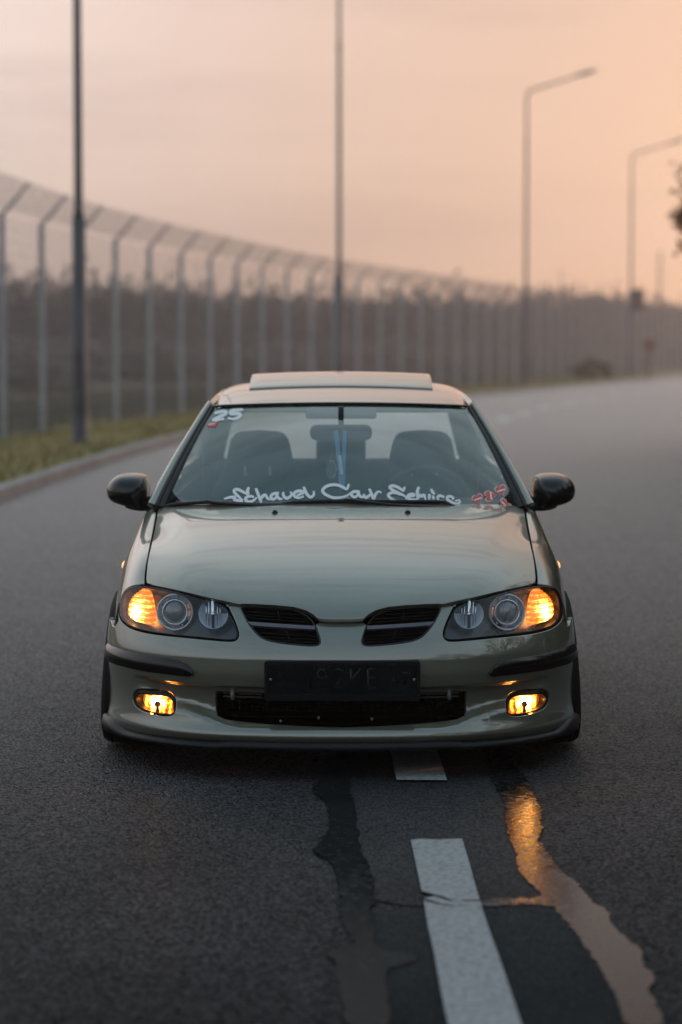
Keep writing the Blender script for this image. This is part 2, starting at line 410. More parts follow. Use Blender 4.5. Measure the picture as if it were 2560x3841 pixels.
# ------------------------------------------------------------------ the place: ground, road, verge, field
KY = [-60, -20, 0, 12, 24, 35.9, 41, 52, 64, 78, 92.8, 108, 122.7, 160, 220, 320, 460]
KX = [-3.7, -3.7, -3.7, -3.66, -3.42, -2.9, -2.5, -1.05, 1.0, 4.25, 8.0, 11.8, 15.6, 25.6, 42.5, 72, 115]
KS = Spl(KY, KX)
def kerb_pt(Y, off=0.0):
    """point at sideways distance off (left negative) from the kerb line"""
    e = .05; t = Vector((float(KS(Y + e) - KS(Y - e)), 2 * e, 0)).normalized()
    return Vector((float(KS(Y)), Y, 0)) + Vector((t.y, -t.x, 0)) * off
YS = list(np.concatenate([np.arange(-60, 20, 4), np.arange(20, 140, 1.5), np.arange(140, 460, 8)]))
def ribbon(name, offs, m, kind='structure', jitter=0):
    """offs: list of (sideways, z)"""
    v = []; f = []
    for Y in YS:
        for (o, z) in offs:
            p = kerb_pt(Y, o); v.append((p.x, p.y, z + (random.uniform(-1, 1) * jitter)))
    k = len(offs)
    for i in range(len(YS) - 1):
        for j in range(k - 1): f.append((i * k + j, i * k + j + 1, (i + 1) * k + j + 1, (i + 1) * k + j))
    o = mk(name, v, f, m); o['kind'] = kind; return o

def asphalt(name, base, spread, scale, rough, bump):
    m = mat(name, base, rough); t = m.node_tree; n = t.nodes; l = t.links; b = n['Principled BSDF']
    co = n.new('ShaderNodeTexCoord')
    v = n.new('ShaderNodeTexVoronoi'); v.inputs['Scale'].default_value = scale; l.new(co.outputs['Object'], v.inputs['Vector'])
    sc_ = n.new('ShaderNodeSeparateColor'); l.new(v.outputs['Color'], sc_.inputs[0])
    rp = n.new('ShaderNodeValToRGB'); e = rp.color_ramp.elements
    lo = [c * (1 - spread) for c in base]; hi = [c * (1 + spread * 1.3) for c in base]
    e[0].color = (*lo, 1); e[1].color = (hi[0] * 1.06, hi[1] * .98, hi[2] * .98, 1); e[0].position = .15
    x = e.new(.6); x.color = (*base, 1)
    l.new(sc_.outputs[0], rp.inputs[0])
    z = n.new('ShaderNodeTexNoise'); z.inputs['Scale'].default_value = 1.1; z.inputs['Detail'].default_value = 7; l.new(co.outputs['Object'], z.inputs['Vector'])
    mr_ = n.new('ShaderNodeMapRange'); mr_.inputs[1].default_value = .3; mr_.inputs[2].default_value = .7; mr_.inputs[3].default_value = .55; mr_.inputs[4].default_value = 1.4
    l.new(z.outputs['Fac'], mr_.inputs[0])
    mx = n.new('ShaderNodeMix'); mx.data_type = 'RGBA'; mx.blend_type = 'MULTIPLY'; mx.inputs[0].default_value = 1
    l.new(rp.outputs[0], mx.inputs[6]); l.new(mr_.outputs[0], mx.inputs[7]); l.new(mx.outputs[2], b.inputs['Base Color'])
    ad = n.new('ShaderNodeMath'); ad.operation = 'SUBTRACT'; ad.inputs[0].default_value = 1; l.new(v.outputs['Distance'], ad.inputs[1])
    ms = n.new('ShaderNodeMapRange'); ms.inputs[3].default_value = .3; ms.inputs[4].default_value = 1.7; l.new(sc_.outputs[1], ms.inputs[0])
    z2 = n.new('ShaderNodeTexNoise'); z2.inputs['Scale'].default_value = scale * .9; z2.inputs['Detail'].default_value = 3; l.new(co.outputs['Object'], z2.inputs['Vector'])
    a2 = n.new('ShaderNodeMath'); a2.operation = 'ADD'; l.new(ad.outputs[0], a2.inputs[0]); l.new(z2.outputs['Fac'], a2.inputs[1])
    bp = n.new('ShaderNodeBump'); bp.inputs['Strength'].default_value = bump; bp.inputs['Distance'].default_value = .009
    l.new(a2.outputs[0], bp.inputs['Height']); l.new(bp.outputs[0], b.inputs['Normal'])
    sheen(m, .50, 10, rough, (.95, .95, .96), ms.outputs[0])
    return m
road_m = asphalt('road_asphalt', (.028, .027, .029), 1.0, 108, .36, 1.0)
patch_m = asphalt('repair_asphalt', (.016, .016, .018), .6, 150, .42, .6)
patch2_m = asphalt('dark_repair_asphalt', (.009, .010, .0105), .4, 190, .8, .5)
grass_m = noise_col(mat('verge_grass', (.08, .08, .03), .9), .9, (.15, .13, .03), (.28, .21, .07), bump=.6, bscale=30, dist=.05)
soil_m = noise_col(mat('rough_field', (.07, .06, .045), .95), .12, (.05, .046, .036), (.10, .085, .060), bump=.6, bscale=5, dist=.2)
kerb_m = noise_col(mat('kerb_concrete', (.26, .25, .24), .85), 3, (.20, .195, .19), (.30, .29, .28), bump=.3, bscale=60)

gm = bpy.data.meshes.new('ground'); s_ = 3000
g = mk('ground', [(-s_, -s_, -.06), (s_, -s_, -.06), (s_, s_, -.06), (-s_, s_, -.06)], [(0, 1, 2, 3)], soil_m); g['kind'] = 'structure'
ribbon('road', [(0, 0), (2.3, 0.0), (4.6, 0.0), (9.0, 0)], road_m)
ribbon('kerb', [(.01, -.05), (.0, .115), (-.012, .125), (-.15, .128), (-.155, .05)], kerb_m)
ribbon('verge', [(-.15, .10), (-1.2, .14), (-2.4, .13), (-4.5, .06), (-7, -.02)], grass_m, jitter=.012)
ribbon('far_kerb', [(8.99, -.05), (9.0, .115), (9.012, .125), (9.15, .128), (9.155, .05)], kerb_m)
ribbon('far_verge', [(9.15, .10), (11, .12), (16, .05), (24, -.03)], grass_m, jitter=.012)

# rough field behind the fence rising to a low bank
v = []; f = []; nx, ny = 60, 70
for i in range(ny):
    Y = 20 + 330 * (i / (ny - 1)) ** 1.3
    for j in range(nx):
        o = -5 - 130 * (j / (nx - 1)) ** 1.3; p = kerb_pt(Y, o)
        v.append((p.x, p.y, -.05 + .9 * float(sstep(-o, 25, 90)) + .22 * math.sin(p.x * .35 + 1.3 * math.sin(Y * .11)) * float(sstep(-o, 6, 20)) + random.uniform(0, .14)))
for i in range(ny - 1):
    for j in range(nx - 1): a = i * nx + j; f.append((a, a + 1, a + nx + 1, a + nx))
mk('field', v, f, soil_m, smooth=True)['kind'] = 'structure'

def grass_strip(name, y0, y1, o0, o1, n, h, c, label):
    Y = rng.uniform(y0, y1, n); O = rng.uniform(o0, o1, n); v = []; f = []
    for y, o in zip(Y, O):
        p = kerb_pt(float(y), float(o)); a = rng.uniform(0, 6.28); hh = h * rng.uniform(.4, 1.3); dx, dy = math.cos(a) * .02, math.sin(a) * .02
        lean = rng.normal(0, .35 * hh, 2); z = .1 if o > -4.2 else .03; k = len(v)
        v += [(p.x - dx, p.y - dy, z), (p.x + dx, p.y + dy, z), (p.x + lean[0], p.y + lean[1], z + hh)]; f.append((k, k + 1, k + 2))
    o = mk(name, v, f, c); tag(o, label, 'grass', kind='stuff')
blade = noise_col(mat('grass_blades', (.08, .09, .03), .8), 1.1, (.14, .13, .03), (.32, .24, .07))
blade2 = noise_col(mat('dry_grass_blades', (.12, .10, .05), .85), .5, (.06, .065, .035), (.13, .10, .065))
grass_strip('verge_grass', 18, 130, -2.6, -.17, 14000, .12, blade, 'short green and yellow grass along the kerb')
grass_strip('field_grass', 30, 140, -9, -2.5, 16000, .5, blade2, 'taller dry grass behind the wire fence')

# road repair, cracks and markings (each sheet 4 mm above the one below)
def sheet(name, px, z, m, label=None, k=1):
    p = chaikin(px, k) if k else np.asarray(px, float)
    p = resample(p, 9)
    if k: p = p + np.random.default_rng(5).normal(0, 1, p.shape) * [5.0, 2.2]
    P = [PG(*q, z) for q in p]
    r = delaunay_2d_cdt([Vector((a[0], a[1])) for a in P], [(i, (i + 1) % len(P)) for i in range(len(P))], [], 1, 1e-6)
    o = mk(name, [(q[0], q[1], z) for q in r[0]], r[2], m); o['kind'] = 'structure'
    if label: o['label'] = label
    return o
z5 = lambda pts: [(900 + x / 2.157, 2750 + y / 2.157) for x, y in pts]
z6 = lambda pts: [(1780 + x / 2.01, 2750 + y / 2.01) for x, y in pts]
Lr = [(1240, 2400), (1190, 2100), (1170, 1900), (1294, 1880), (1420, 1835), (1440, 1800), (1294, 1765), (1130, 1740), (1080, 1690), (1100, 1560), (1060, 1420), (1090, 1330), (1080, 1150), (1040, 1050), (990, 950), (960, 850), (940, 700), (925, 560), (890, 490), (880, 330), (860, 200)]
Ll = [(700, 200), (690, 330), (600, 440), (590, 480), (690, 540), (715, 620), (720, 700), (735, 760), (690, 830), (650, 890), (575, 930), (620, 980), (720, 1020), (770, 1110), (790, 1200), (820, 1280), (800, 1400), (840, 1520), (880, 1620), (930, 1710), (780, 1740), (700, 1790), (800, 1850), (770, 1960), (800, 2020), (830, 2150), (870, 2400)]
Rl = [(70, 60), (100, 180), (130, 340), (190, 450), (225, 540), (220, 610), (255, 740), (290, 830), (320, 930), (320, 1000), (360, 1070), (440, 1150), (530, 1240), (300, 1235), (60, 1250), (-150, 1280), (-330, 1290), (-330, 1310), (-150, 1312), (80, 1310), (300, 1288), (590, 1290), (630, 1360), (740, 1470), (830, 1590), (900, 1700), (980, 1830), (1020, 1900), (1080, 2000), (1140, 2230)]
Rr = [(1440, 2230), (1390, 2050), (1310, 1920), (1380, 1840), (1300, 1780), (1250, 1700), (1270, 1640), (1180, 1570), (1080, 1490), (1020, 1420), (1020, 1330), (900, 1290), (830, 1200), (760, 1110), (650, 1040), (590, 950), (520, 850), (480, 770), (530, 710), (490, 680), (510, 600), (470, 510), (430, 430), (400, 340), (330, 260), (280, 150), (240, 60)]
pl = z5([(780, 100), (800, 450), (850, 800), (900, 1100), (950, 1330)]); pr = z6([(520, 1280), (420, 1050), (370, 800), (330, 500), (220, 200), (150, -40)])
sheet('asphalt_patch', pl + z6([(-480, 1300), (80, 1300)]) + pr, .004, patch_m, k=0)
sheet('asphalt_patch', z5([(950, 1420), (1000, 1600), (1000, 1780), (1080, 1900), (1110, 2353), (1120, 2500)]) + z6([(1290, 2400), (1180, 2000), (1000, 1700), (760, 1400), (560, 1292), (300, 1292), (80, 1318), (-300, 1330)]), .0045, patch2_m, k=0)

def wet(name, c1, c2, rough, bump, k):
    m = mat(name, c1, rough); m.node_tree.nodes['Principled BSDF'].inputs['IOR'].default_value = 1.36
    m.node_tree.nodes['Principled BSDF'].inputs['Specular Tint'].default_value = (.62, .74, .85, 1)
    noise_col(m, 9, c1, c2, bump=bump, bscale=70, dist=.006)
    t = m.node_tree; n = t.nodes; l = t.links
    co = n.new('ShaderNodeTexCoord'); g_ = n.new('ShaderNodeTexNoise'); g_.inputs['Scale'].default_value = 38; g_.inputs['Detail'].default_value = 7; g_.inputs['Roughness'].default_value = .7
    l.new(co.outputs['Object'], g_.inputs['Vector'])
    mr3 = n.new('ShaderNodeMapRange'); mr3.inputs[1].default_value = .42; mr3.inputs[2].default_value = .62; mr3.inputs[3].default_value = rough * .55; mr3.inputs[4].default_value = rough * 2.2
    l.new(g_.outputs['Fac'], mr3.inputs[0]); l.new(mr3.outputs[0], n['Principled BSDF'].inputs['Roughness'])
    sheen(m, k, 8, rough, (.84, .92, 1.0))
    return m
wet_m = wet('wet_bitumen', (.006, .007, .007), (.012, .012, .012), .15, .22, 1.35)
wet2_m = wet('damp_bitumen', (.010, .011, .012), (.014, .015, .016), .13, .2, .55)
sheet('wet_seam', z5(Ll + Lr), .0085, wet2_m, 'wet dark seam left of the dashed line')
sheet('wet_seam', z6(Rl + Rr), .0085, wet_m, 'wet seam glowing amber right of the dashed line')

line_m = noise_col(mat('road_paint', (.3, .31, .32), .85), 60, (.15, .155, .16), (.31, .315, .32), lo=.30, hi=.55, bump=.6, bscale=90, dist=.004)
z7 = lambda pts: [(900 + x / .9446, 2700 + y / .9446) for x, y in pts]
def marking(px, k=0, z=.013):
    return sheet('lane_marking', px, z, line_m, k=k)
marking(z7([(606, 424), (640, 421), (700, 423), (788, 420), (812, 500), (836, 590), (850, 636), (760, 640), (720, 626), (645, 606)]))
marking(z7([(652, 640), (700, 652), (760, 662), (855, 655), (880, 730), (930, 870), (1010, 1110), (745, 1110), (715, 970), (690, 832), (665, 720)]))
marking(z7([(652, 632), (690, 624), (740, 640), (852, 642), (856, 655), (770, 660), (720, 652)]), z=.0132)
marking(z7([(556, 212), (735, 213), (690, 80), (528, 80)]))
far_line_m = noise_col(mat('far_road_paint', (.6, .6, .6), .8), 20, (.45, .45, .45), (.62, .62, .62))  # same lane paint lightened, brightness of the far dashes put into the colour
Ym = 47.0
while Ym < 180:                                       # dashes of the centre line beyond the car
    Lm = 2.2; v = []
    for yy in np.linspace(Ym, Ym + Lm, 4):
        a, b = kerb_pt(yy, 4.3), kerb_pt(yy, 4.6); v += [(a.x, a.y, .004), (b.x, b.y, .004)]
    o = mk('lane_marking', v, [(0, 1, 3, 2), (2, 3, 5, 4), (4, 5, 7, 6)], far_line_m); o['kind'] = 'structure'
    Ym += 5.2

# ------------------------------------------------------------------ fence
galv = noise_col(mat('galvanised_post', (.36, .35, .36), .6), 4, (.31, .30, .31), (.41, .40, .41))
wire_m = mat('galvanised_wire', (.26, .25, .25), .6, .4)
fence = empty('wire_fence', kerb_pt(36.75, -2.3), 'tall grey wire mesh fence with angled arms along the field', 'fence')
fence['_abs'] = 1
PH = 3.47
fy = [36.75 - 2 * 2.99]
while fy[-1] < 175: 
    Y = fy[-1]; d = (kerb_pt(Y + 1, -2.3) - kerb_pt(Y, -2.3)).length; fy.append(Y + 3.0 / d)
bm_ = B().tube([(0, 0, -.1), (0, 0, PH)], .050, 8)
post_me = bpy.data.meshes.new('post'); post_me.from_pydata(bm_.v, [], bm_.f); post_me.materials.append(galv)
bm_ = B().tube([(0, 0, PH - .04), (.43, 0, PH + .45)], [.034, .022], 6)
arm_me = bpy.data.meshes.new('arm'); arm_me.from_pydata(bm_.v, [], bm_.f); arm_me.materials.append(galv)
bm_ = B(); SP = 3.0; wr = .0028
for k in range(19): z = .08 + k * (PH - .12) / 18; bm_.tube([(0, 0, z), (0, SP, z)], wr * 1.3, 3, False)
for k in range(34): y = (k + .5) * SP / 34; bm_.tube([(0, y, .05), (0, y, PH - .02)], wr, 3, False)
mesh_me = bpy.data.meshes.new('mesh_panel'); mesh_me.from_pydata(bm_.v, [], bm_.f); mesh_me.materials.append(wire_m)
bm_ = B()
for k in range(9): t = (k + .5) / 9; bm_.tube([(.03 + .4 * t, 0, PH + .03 + .42 * t), (.03 + .4 * t, SP, PH + .03 + .42 * t)], .004, 3, False)
for k in range(34): y = (k + .5) * SP / 34; bm_.tube([(.03, y, PH + .03), (.43, y, PH + .45)], .0032, 3, False)
over_me = bpy.data.meshes.new('overhang_wire'); over_me.from_pydata(bm_.v, [], bm_.f); over_me.materials.append(wire_m)
for i in range(len(fy) - 1):
    p, q = kerb_pt(fy[i], -2.3), kerb_pt(fy[i + 1], -2.3); a = math.atan2(-(q.x - p.x), q.y - p.y); s_ = (q - p).length / SP
    for nm, me in (('post', post_me), ('arm', arm_me), ('mesh_panel', mesh_me), ('overhang_wire', over_me)):
        o = bpy.data.objects.new(nm, me); COL.objects.link(o); o.parent = fence
        o.location = Vector((p.x, p.y, .12)) - fence.location; o.rotation_euler = (0, 0, a)
        if nm in ('mesh_panel', 'overhang_wire'): o.scale = (1, s_, 1); o['kind'] = 'stuff'

# ------------------------------------------------------------------ street lamps
pole_m = noise_col(mat('lamp_pole_paint', (.032, .040, .050), .5), 3, (.026, .033, .042), (.042, .05, .06))
head_m = mat('lamp_head_grey', (.16, .16, .17), .5)
lamp_glass = mat('lamp_glass_unlit', (.4, .4, .4), .25)
lamps = [(35.9, 'street lamp pole standing before the closest fence posts, its arm out of sight'),
         (64.0, 'street lamp whose pole rises directly behind the car roof'),
         (92.8, 'street lamp with its whole bent arm against the pink sky'),
         (122.7, 'distant street lamp with a square sign on its pole')]
lpx = [185, 780, 1207, 1447]
for i, (Y, lab) in enumerate(lamps):
    X = (lpx[i] - 784) / (FPX * .6125) * Y
    e = kerb_pt(Y + .5, 0) - kerb_pt(Y - .5, 0); ang = math.atan2(-e.x, e.y)
    r = empty('street_lamp', (X, Y, .12), lab, 'street lamp', 'street lamps along the kerb'); r.rotation_euler = (0, 0, ang)
    B().tube([(0, 0, -.1), (0, 0, .05), (0, 0, .06), (0, 0, .5), (0, 0, 3.35)], [.15, .15, .118, .112, .098], 14).build('pole_base', pole_m, r, True)
    B().tube([(0, 0, 3.3), (0, 0, 3.45), (0, 0, 9.3)], [.098, .068, .055], 12).build('pole', pole_m, r, True)
    B().tube([(0, 0, 9.25), (0, 0, 9.32), (0, 0, 9.4), (0, 0, 11.0), (.06, 0, 11.16), (.22, 0, 11.25), (1.9, 0, 11.72)], [.055, .075, .05, .045, .043, .042, .038], 10).build('arm', pole_m, r, True)
    h = B().tube([(1.75, 0, 11.69), (1.95, 0, 11.74), (2.4, 0, 11.87), (2.72, 0, 11.95)], [.05, .12, .14, .04], 10, flat=.5).build('lamp_head', head_m, r, True)
    B().tube([(1.98, 0, 11.70), (2.35, 0, 11.81), (2.6, 0, 11.88)], [.05, .11, .04], 8, flat=.45).build('glass_cover', lamp_glass, h, True)
    if i == 3:
        B().box((.30, -.10, 3.9), (.72, .04, 1.1)).build('sign_plate', mat('sign_back', (.07, .06, .06), .6), r)
    if i == 0:
        B().box((0, -.118, 1.1), (.12, .02, .5)).build('access_door', pole_m, r)
# far masts and a short post sign
def mast(px, ybase, ytop, Y, w, lab):
    b = PY(px, ybase, Y); t = PY(px, ytop, Y); b[2] = max(-.05, min(b[2], .1))
    r = empty('mast', b, lab, 'mast')
    hh = t[2] - b[2]
    B().tube([(0, 0, 0), (0, 0, hh * .4), (0, 0, hh)], [w, w * .8, w * .5], 8).build('pole', pole_m, r, True)
    for k in range(3): B().box((0, 0, hh * (.72 + .1 * k)), (w * 5, w * .6, w * .6)).build('crossarm', pole_m, r)
mast(2107, 1340, 1010, 240, .10, 'faint far mast between the two bent lamp arms')
mast(2473, 1340, 940, 300, .22, 'faint tall mast beyond the lamp with the sign')
b = kerb_pt(113, -.7); p_ = PY(2432, 1300, 113)
r = empty('post_sign', (p_[0], 113, .1), 'short brown sign on a post beside the lamp with the sign', 'sign')
B().tube([(0, 0, 0), (0, 0, 1.75)], .045, 8).build('post', pole_m, r)
B().box((.05, -.06, 1.65), (.5, .03, .42)).build('sign_plate', mat('brown_sign', (.16, .05, .02), .6), r)

# ------------------------------------------------------------------ trees
def leafmat(name, c1, c2, trans=.25):
    m = noise_col(mat(name, c1, .7), .9, c1, c2)
    n = m.node_tree.nodes; l = m.node_tree.links; b_ = n['Principled BSDF']
    tr = n.new('ShaderNodeBsdfTranslucent'); mxs = n.new('ShaderNodeMixShader'); mxs.inputs[0].default_value = trans
    l.new(b_.inputs['Base Color'].links[0].from_socket, tr.inputs[0])
    l.new(b_.outputs[0], mxs.inputs[1]); l.new(tr.outputs[0], mxs.inputs[2]); l.new(mxs.outputs[0], n['Material Output'].inputs[0]); return m
bark = noise_col(mat('bark', (.06, .045, .035), .9), 12, (.04, .03, .024), (.09, .07, .055), bump=.5)
leaf_dark = leafmat('dark_foliage', (.065, .058, .052), (.125, .105, .088))
leaf_sun_orange = leafmat('sun_orange_foliage', (.16, .07, .012), (.30, .15, .03), .45)  # orange of the low sun put into the leaf colour
leaf_green = leafmat('bush_foliage', (.02, .04, .012), (.05, .075, .025))
def crown_mesh(name, seed, rx, rz, zc, nclump, nleaf, ls, m, soft=1.0):
    g_ = np.random.default_rng(seed); v = []; f = []
    cs = g_.normal(0, 1, (nclump, 3)); cs /= np.linalg.norm(cs, axis=1, keepdims=True); cs *= g_.uniform(.35, 1, (nclump, 1)) ** .6
    for c in cs:
        rad = g_.uniform(.16, .34) * soft
        P = c + g_.normal(0, rad * .55, (nleaf, 3))
        for p in P:
            a = Vector(g_.normal(0, 1, 3)).normalized(); b_ = a.orthogonal().normalized(); b_.rotate(Matrix.Rotation(g_.uniform(0, 6.3), 3, a)); c2 = a.cross(b_)
            q = Vector((p[0] * rx, p[1] * rx, zc + p[2] * rz)); s2 = ls * g_.uniform(.6, 1.4); k = len(v)
            v += [q - b_ * s2, q + c2 * s2 * .5, q + b_ * s2, q - c2 * s2 * .5]; f.append((k, k + 1, k + 2, k + 3))
    me = bpy.data.meshes.new(name); me.from_pydata([tuple(q) for q in v], [], f); me.materials.append(m); return me
def trunk_mesh(seed, h, r0, nl, spread):
    g_ = np.random.default_rng(seed); b_ = B(); b_.tube([(0, 0, -.2), (.05, .02, h * .35), (-.04, .05, h * .7), (0, 0, h)], [r0 * 1.2, r0, r0 * .7, r0 * .2], 8)
    for k in range(nl):
        z = h * g_.uniform(.3, .8); a = g_.uniform(0, 6.28); l_ = spread * g_.uniform(.5, 1)
        b_.tube([(0, 0, z), (math.cos(a) * l_ * .5, math.sin(a) * l_ * .5, z + l_ * .35), (math.cos(a) * l_, math.sin(a) * l_, z + l_ * .55)], [r0 * .45, r0 * .3, r0 * .08], 5)
    me = bpy.data.meshes.new('trunk'); me.from_pydata(b_.v, [], b_.f); me.materials.append(bark); return me
far_c = [crown_mesh('crown', 20 + k, 2.7, 2.3, 2.2, 60, 34, .30, leaf_dark, 1.5) for k in range(4)]
far_t = [trunk_mesh(30 + k, 3.4, .13, 5, 1.8) for k in range(4)]
def tree(name, loc, s, cme, tme, lab, group=None, rot=0):
    r = empty(name, loc, lab, 'tree', group); r.scale = (s[0], s[0], s[1]); r.rotation_euler = (0, 0, rot)
    for nm, me in (('crown', cme), ('trunk', tme)):
        o = bpy.data.objects.new(nm, me); COL.objects.link(o); o.parent = r
    return r
# hedge-like row of trees along the far side of the field; tops follow the skyline of the photograph (px, top y, distance)
sky_px = [(-60, 1052, 120), (0, 1056, 128), (75, 1058, 122), (150, 1062, 130), (225, 1062, 124), (300, 1070, 132), (380, 1075, 126), (450, 1078, 134), (520, 1078, 128), (590, 1082, 140), (660, 1092, 132), (730, 1096, 142), (800, 1098, 136), (870, 1102, 146),
          (940, 1106, 140), (1010, 1106, 150), (1080, 1108, 144), (1150, 1114, 154), (1225, 1118, 150), (1300, 1122, 158), (1375, 1120, 154), (1450, 1122, 164), (1520, 1124, 156), (1580, 1106, 160), (1640, 1140, 170), (1705, 1104, 166), (1765, 1130, 176), (1830, 1148, 172),
          (1890, 1140, 184), (1950, 1140, 180), (2020, 1112, 190), (2090, 1110, 186), (2160, 1116, 196), (2230, 1122, 200), (2275, 1106, 204), (2340, 1128, 212), (2410, 1132, 216), (2480, 1136, 224), (2550, 1140, 228), (2620, 1140, 236)]
for i, (px, ty, Y) in enumerate(sky_px):
    t = PY(px, ty, Y); hgt = t[2] + .1; wdt = 95 / FPX * Y * .62
    tree('far_tree', (t[0], Y, -.15), (wdt / 1.5, hgt / 4.6), far_c[i % 4], far_t[i % 4], 'dark bushy tree in the hazy row across the field', 'far tree row across the field', rot=i * 1.7)
for i in range(46):                                                # scrub in front of that row
    px = -80 + i * 60 + random.uniform(-20, 20); Y = 92 + max(0, px) * .035 + random.uniform(-8, 12); p = PY(px, 1311, Y)
    tree('scrub_bush', (p[0], Y, -.2), (random.uniform(.7, 1.2), random.uniform(.32, .5)), far_c[(i + 1) % 4], far_t[i % 4], 'low dark scrub bush in the field behind the fence', 'scrub bushes in the field', rot=i)
bush_me = crown_mesh('foliage', 77, .9, .45, .45, 26, 30, .10, leaf_green)
p = kerb_pt(112, -.75); q = PY(2222, 1410, 112)
r = empty('roadside_bush', (q[0], 112, .1), 'small dark green bush on the verge between two lamps', 'bush')
o = bpy.data.objects.new('foliage', bush_me); COL.objects.link(o); o.parent = r
bb = B()
for k in range(6): bb.tube([(0, 0, -.1), (.25 * math.cos(k), .25 * math.sin(k), .3), (.5 * math.cos(k), .5 * math.sin(k), .6)], [.02, .015, .005], 5)
bb.build('stem', bark, r)
# trees on the right-hand verge: only a branch coloured with low-sun orange reaches into the picture, the rest is mirrored in the paint
near_c = [crown_mesh('crown', 50, 2.6, 3.0, 4.6, 100, 120, .085, leaf_sun_orange), crown_mesh('crown', 51, 2.7, 3.2, 4.8, 80, 50, .10, leaf_dark)]
near_t = [trunk_mesh(60, 6.2, .19, 14, 2.3), trunk_mesh(61, 6.4, .2, 14, 2.4)]
tree('roadside_tree', (8.75, 36, .05), (1, 1), near_c[0], near_t[0], 'autumn tree whose orange twigs hang over the road edge', None, .6)
rt_ = bpy.data.objects['roadside_tree']; Mi = Matrix.Rotation(-.6, 3, 'Z')
tw = [Mi @ (Vector(PY(px, py, 36)) - Vector((8.75, 36, .05))) for px, py in ((2900, 700), (2760, 745), (2640, 790), (2565, 812), (2540, 818))]
B().tube(tw, [.05, .035, .022, .012, .005], 6).build('twig', bark, rt_, True)
gq_ = np.random.default_rng(3); v = []; f = []
for (px, py, n_, sx, sy) in ((2560, 815, 150, 26, 20), (2575, 860, 90, 22, 34), (2575, 925, 40, 18, 18), (2570, 640, 30, 20, 14), (2640, 780, 160, 50, 40), (2590, 700, 40, 22, 26)):
    for _ in range(n_):
        q = Mi @ (Vector(PY(px + gq_.normal(0, sx), py + gq_.normal(0, sy), 36 + gq_.normal(0, .12))) - Vector((8.75, 36, .05)))
        a_ = Vector(gq_.normal(0, 1, 3)).normalized(); b_ = a_.orthogonal().normalized(); c_ = a_.cross(b_); s2 = .045 * gq_.uniform(.6, 1.4); k = len(v)
        v += [q - b_ * s2, q + c_ * s2 * .6, q + b_ * s2, q - c_ * s2 * .6]; f.append((k, k + 1, k + 2, k + 3))
mk('twig_leaves', v, f, leaf_sun_orange, rt_)['kind'] = 'stuff'
for i, (X, Y) in enumerate([(9.5, 24), (9.0, 13), (8.9, 30), (9.3, 18.5), (9.6, 5.5), (9.1, -3), (9.8, -12), (9.2, -22), (6.8, -36), (3.2, -41), (-.6, -38), (-4.4, -43), (-8.5, -37), (-12.5, -42), (-17, -36), (-22, -40)]):
    tree('roadside_tree', (X, Y, .05), (1.0 + .1 * (i % 2), 1.0 + .12 * (i % 3)), near_c[1], near_t[i % 2], 'dark tree on the verge across the road from the fence' if i < 8 else 'dark tree standing across the road end that the car faces', 'trees on the far verge' if i < 8 else 'trees the car faces', rot=i * 2.1)

verge_c = [crown_mesh('crown', 90 + k, 2.7, 2.3, 2.2, 110, 110, .10, leaf_dark) for k in range(2)]
for i in range(22):                                                # undergrowth added below those trees to block the low sun
    Y = 4 + i * 2.0; p = kerb_pt(Y, 9 + random.uniform(1.6, 3.2))
    tree('sun_block_bush', (p.x, p.y, -.1), (random.uniform(.55, .75), random.uniform(.75, .95)), verge_c[i % 2], far_t[i % 4], 'dense dark bush below the trees across the road from the fence', 'bushes on the far verge', rot=i * 1.3)

# ================================================================== THE CAR
Y0 = 8.45                                   # front-most point of the bumper
car = empty('car', (0, Y0 + .83, 0), 'lowered grey-green hatchback with lit amber fog lamps facing the camera', 'car', absolute=True)
r4 = lambda pts: [(1240 + x / 1.568, 2080 + y / 1.568) for x, y in pts]     # photo crops the outlines were read from
r5 = lambda pts: [(1960 + x / 3.857, 2250 + y / 3.857) for x, y in pts]
rg = lambda pts: [(900 + x / 2.01, 2230 + y / 2.01) for x, y in pts]
rl = lambda pts: [(2560 - (420 + x / 3.015), 2150 + y / 3.017) for x, y in pts]  # left lamp crop mirrored to the right

# ---- nose surface: (arc length s along the plan curve, height z)
A_, B_, NE = .880, .62, 2.5
th = np.linspace(0, math.pi / 2, 400)
_x = A_ * np.sin(th) ** (2 / NE); _u = B_ * (1 - np.cos(th))
_s = np.concatenate([[0], np.cumsum(np.hypot(np.diff(_x), np.diff(_u)))])
_ss = np.linspace(0, _s[-1], 61)
_sx, _su = Spl(_ss, np.interp(_ss, _s, _x)), Spl(_ss, np.interp(_ss, _s, _u))
S_END = _s[-1]
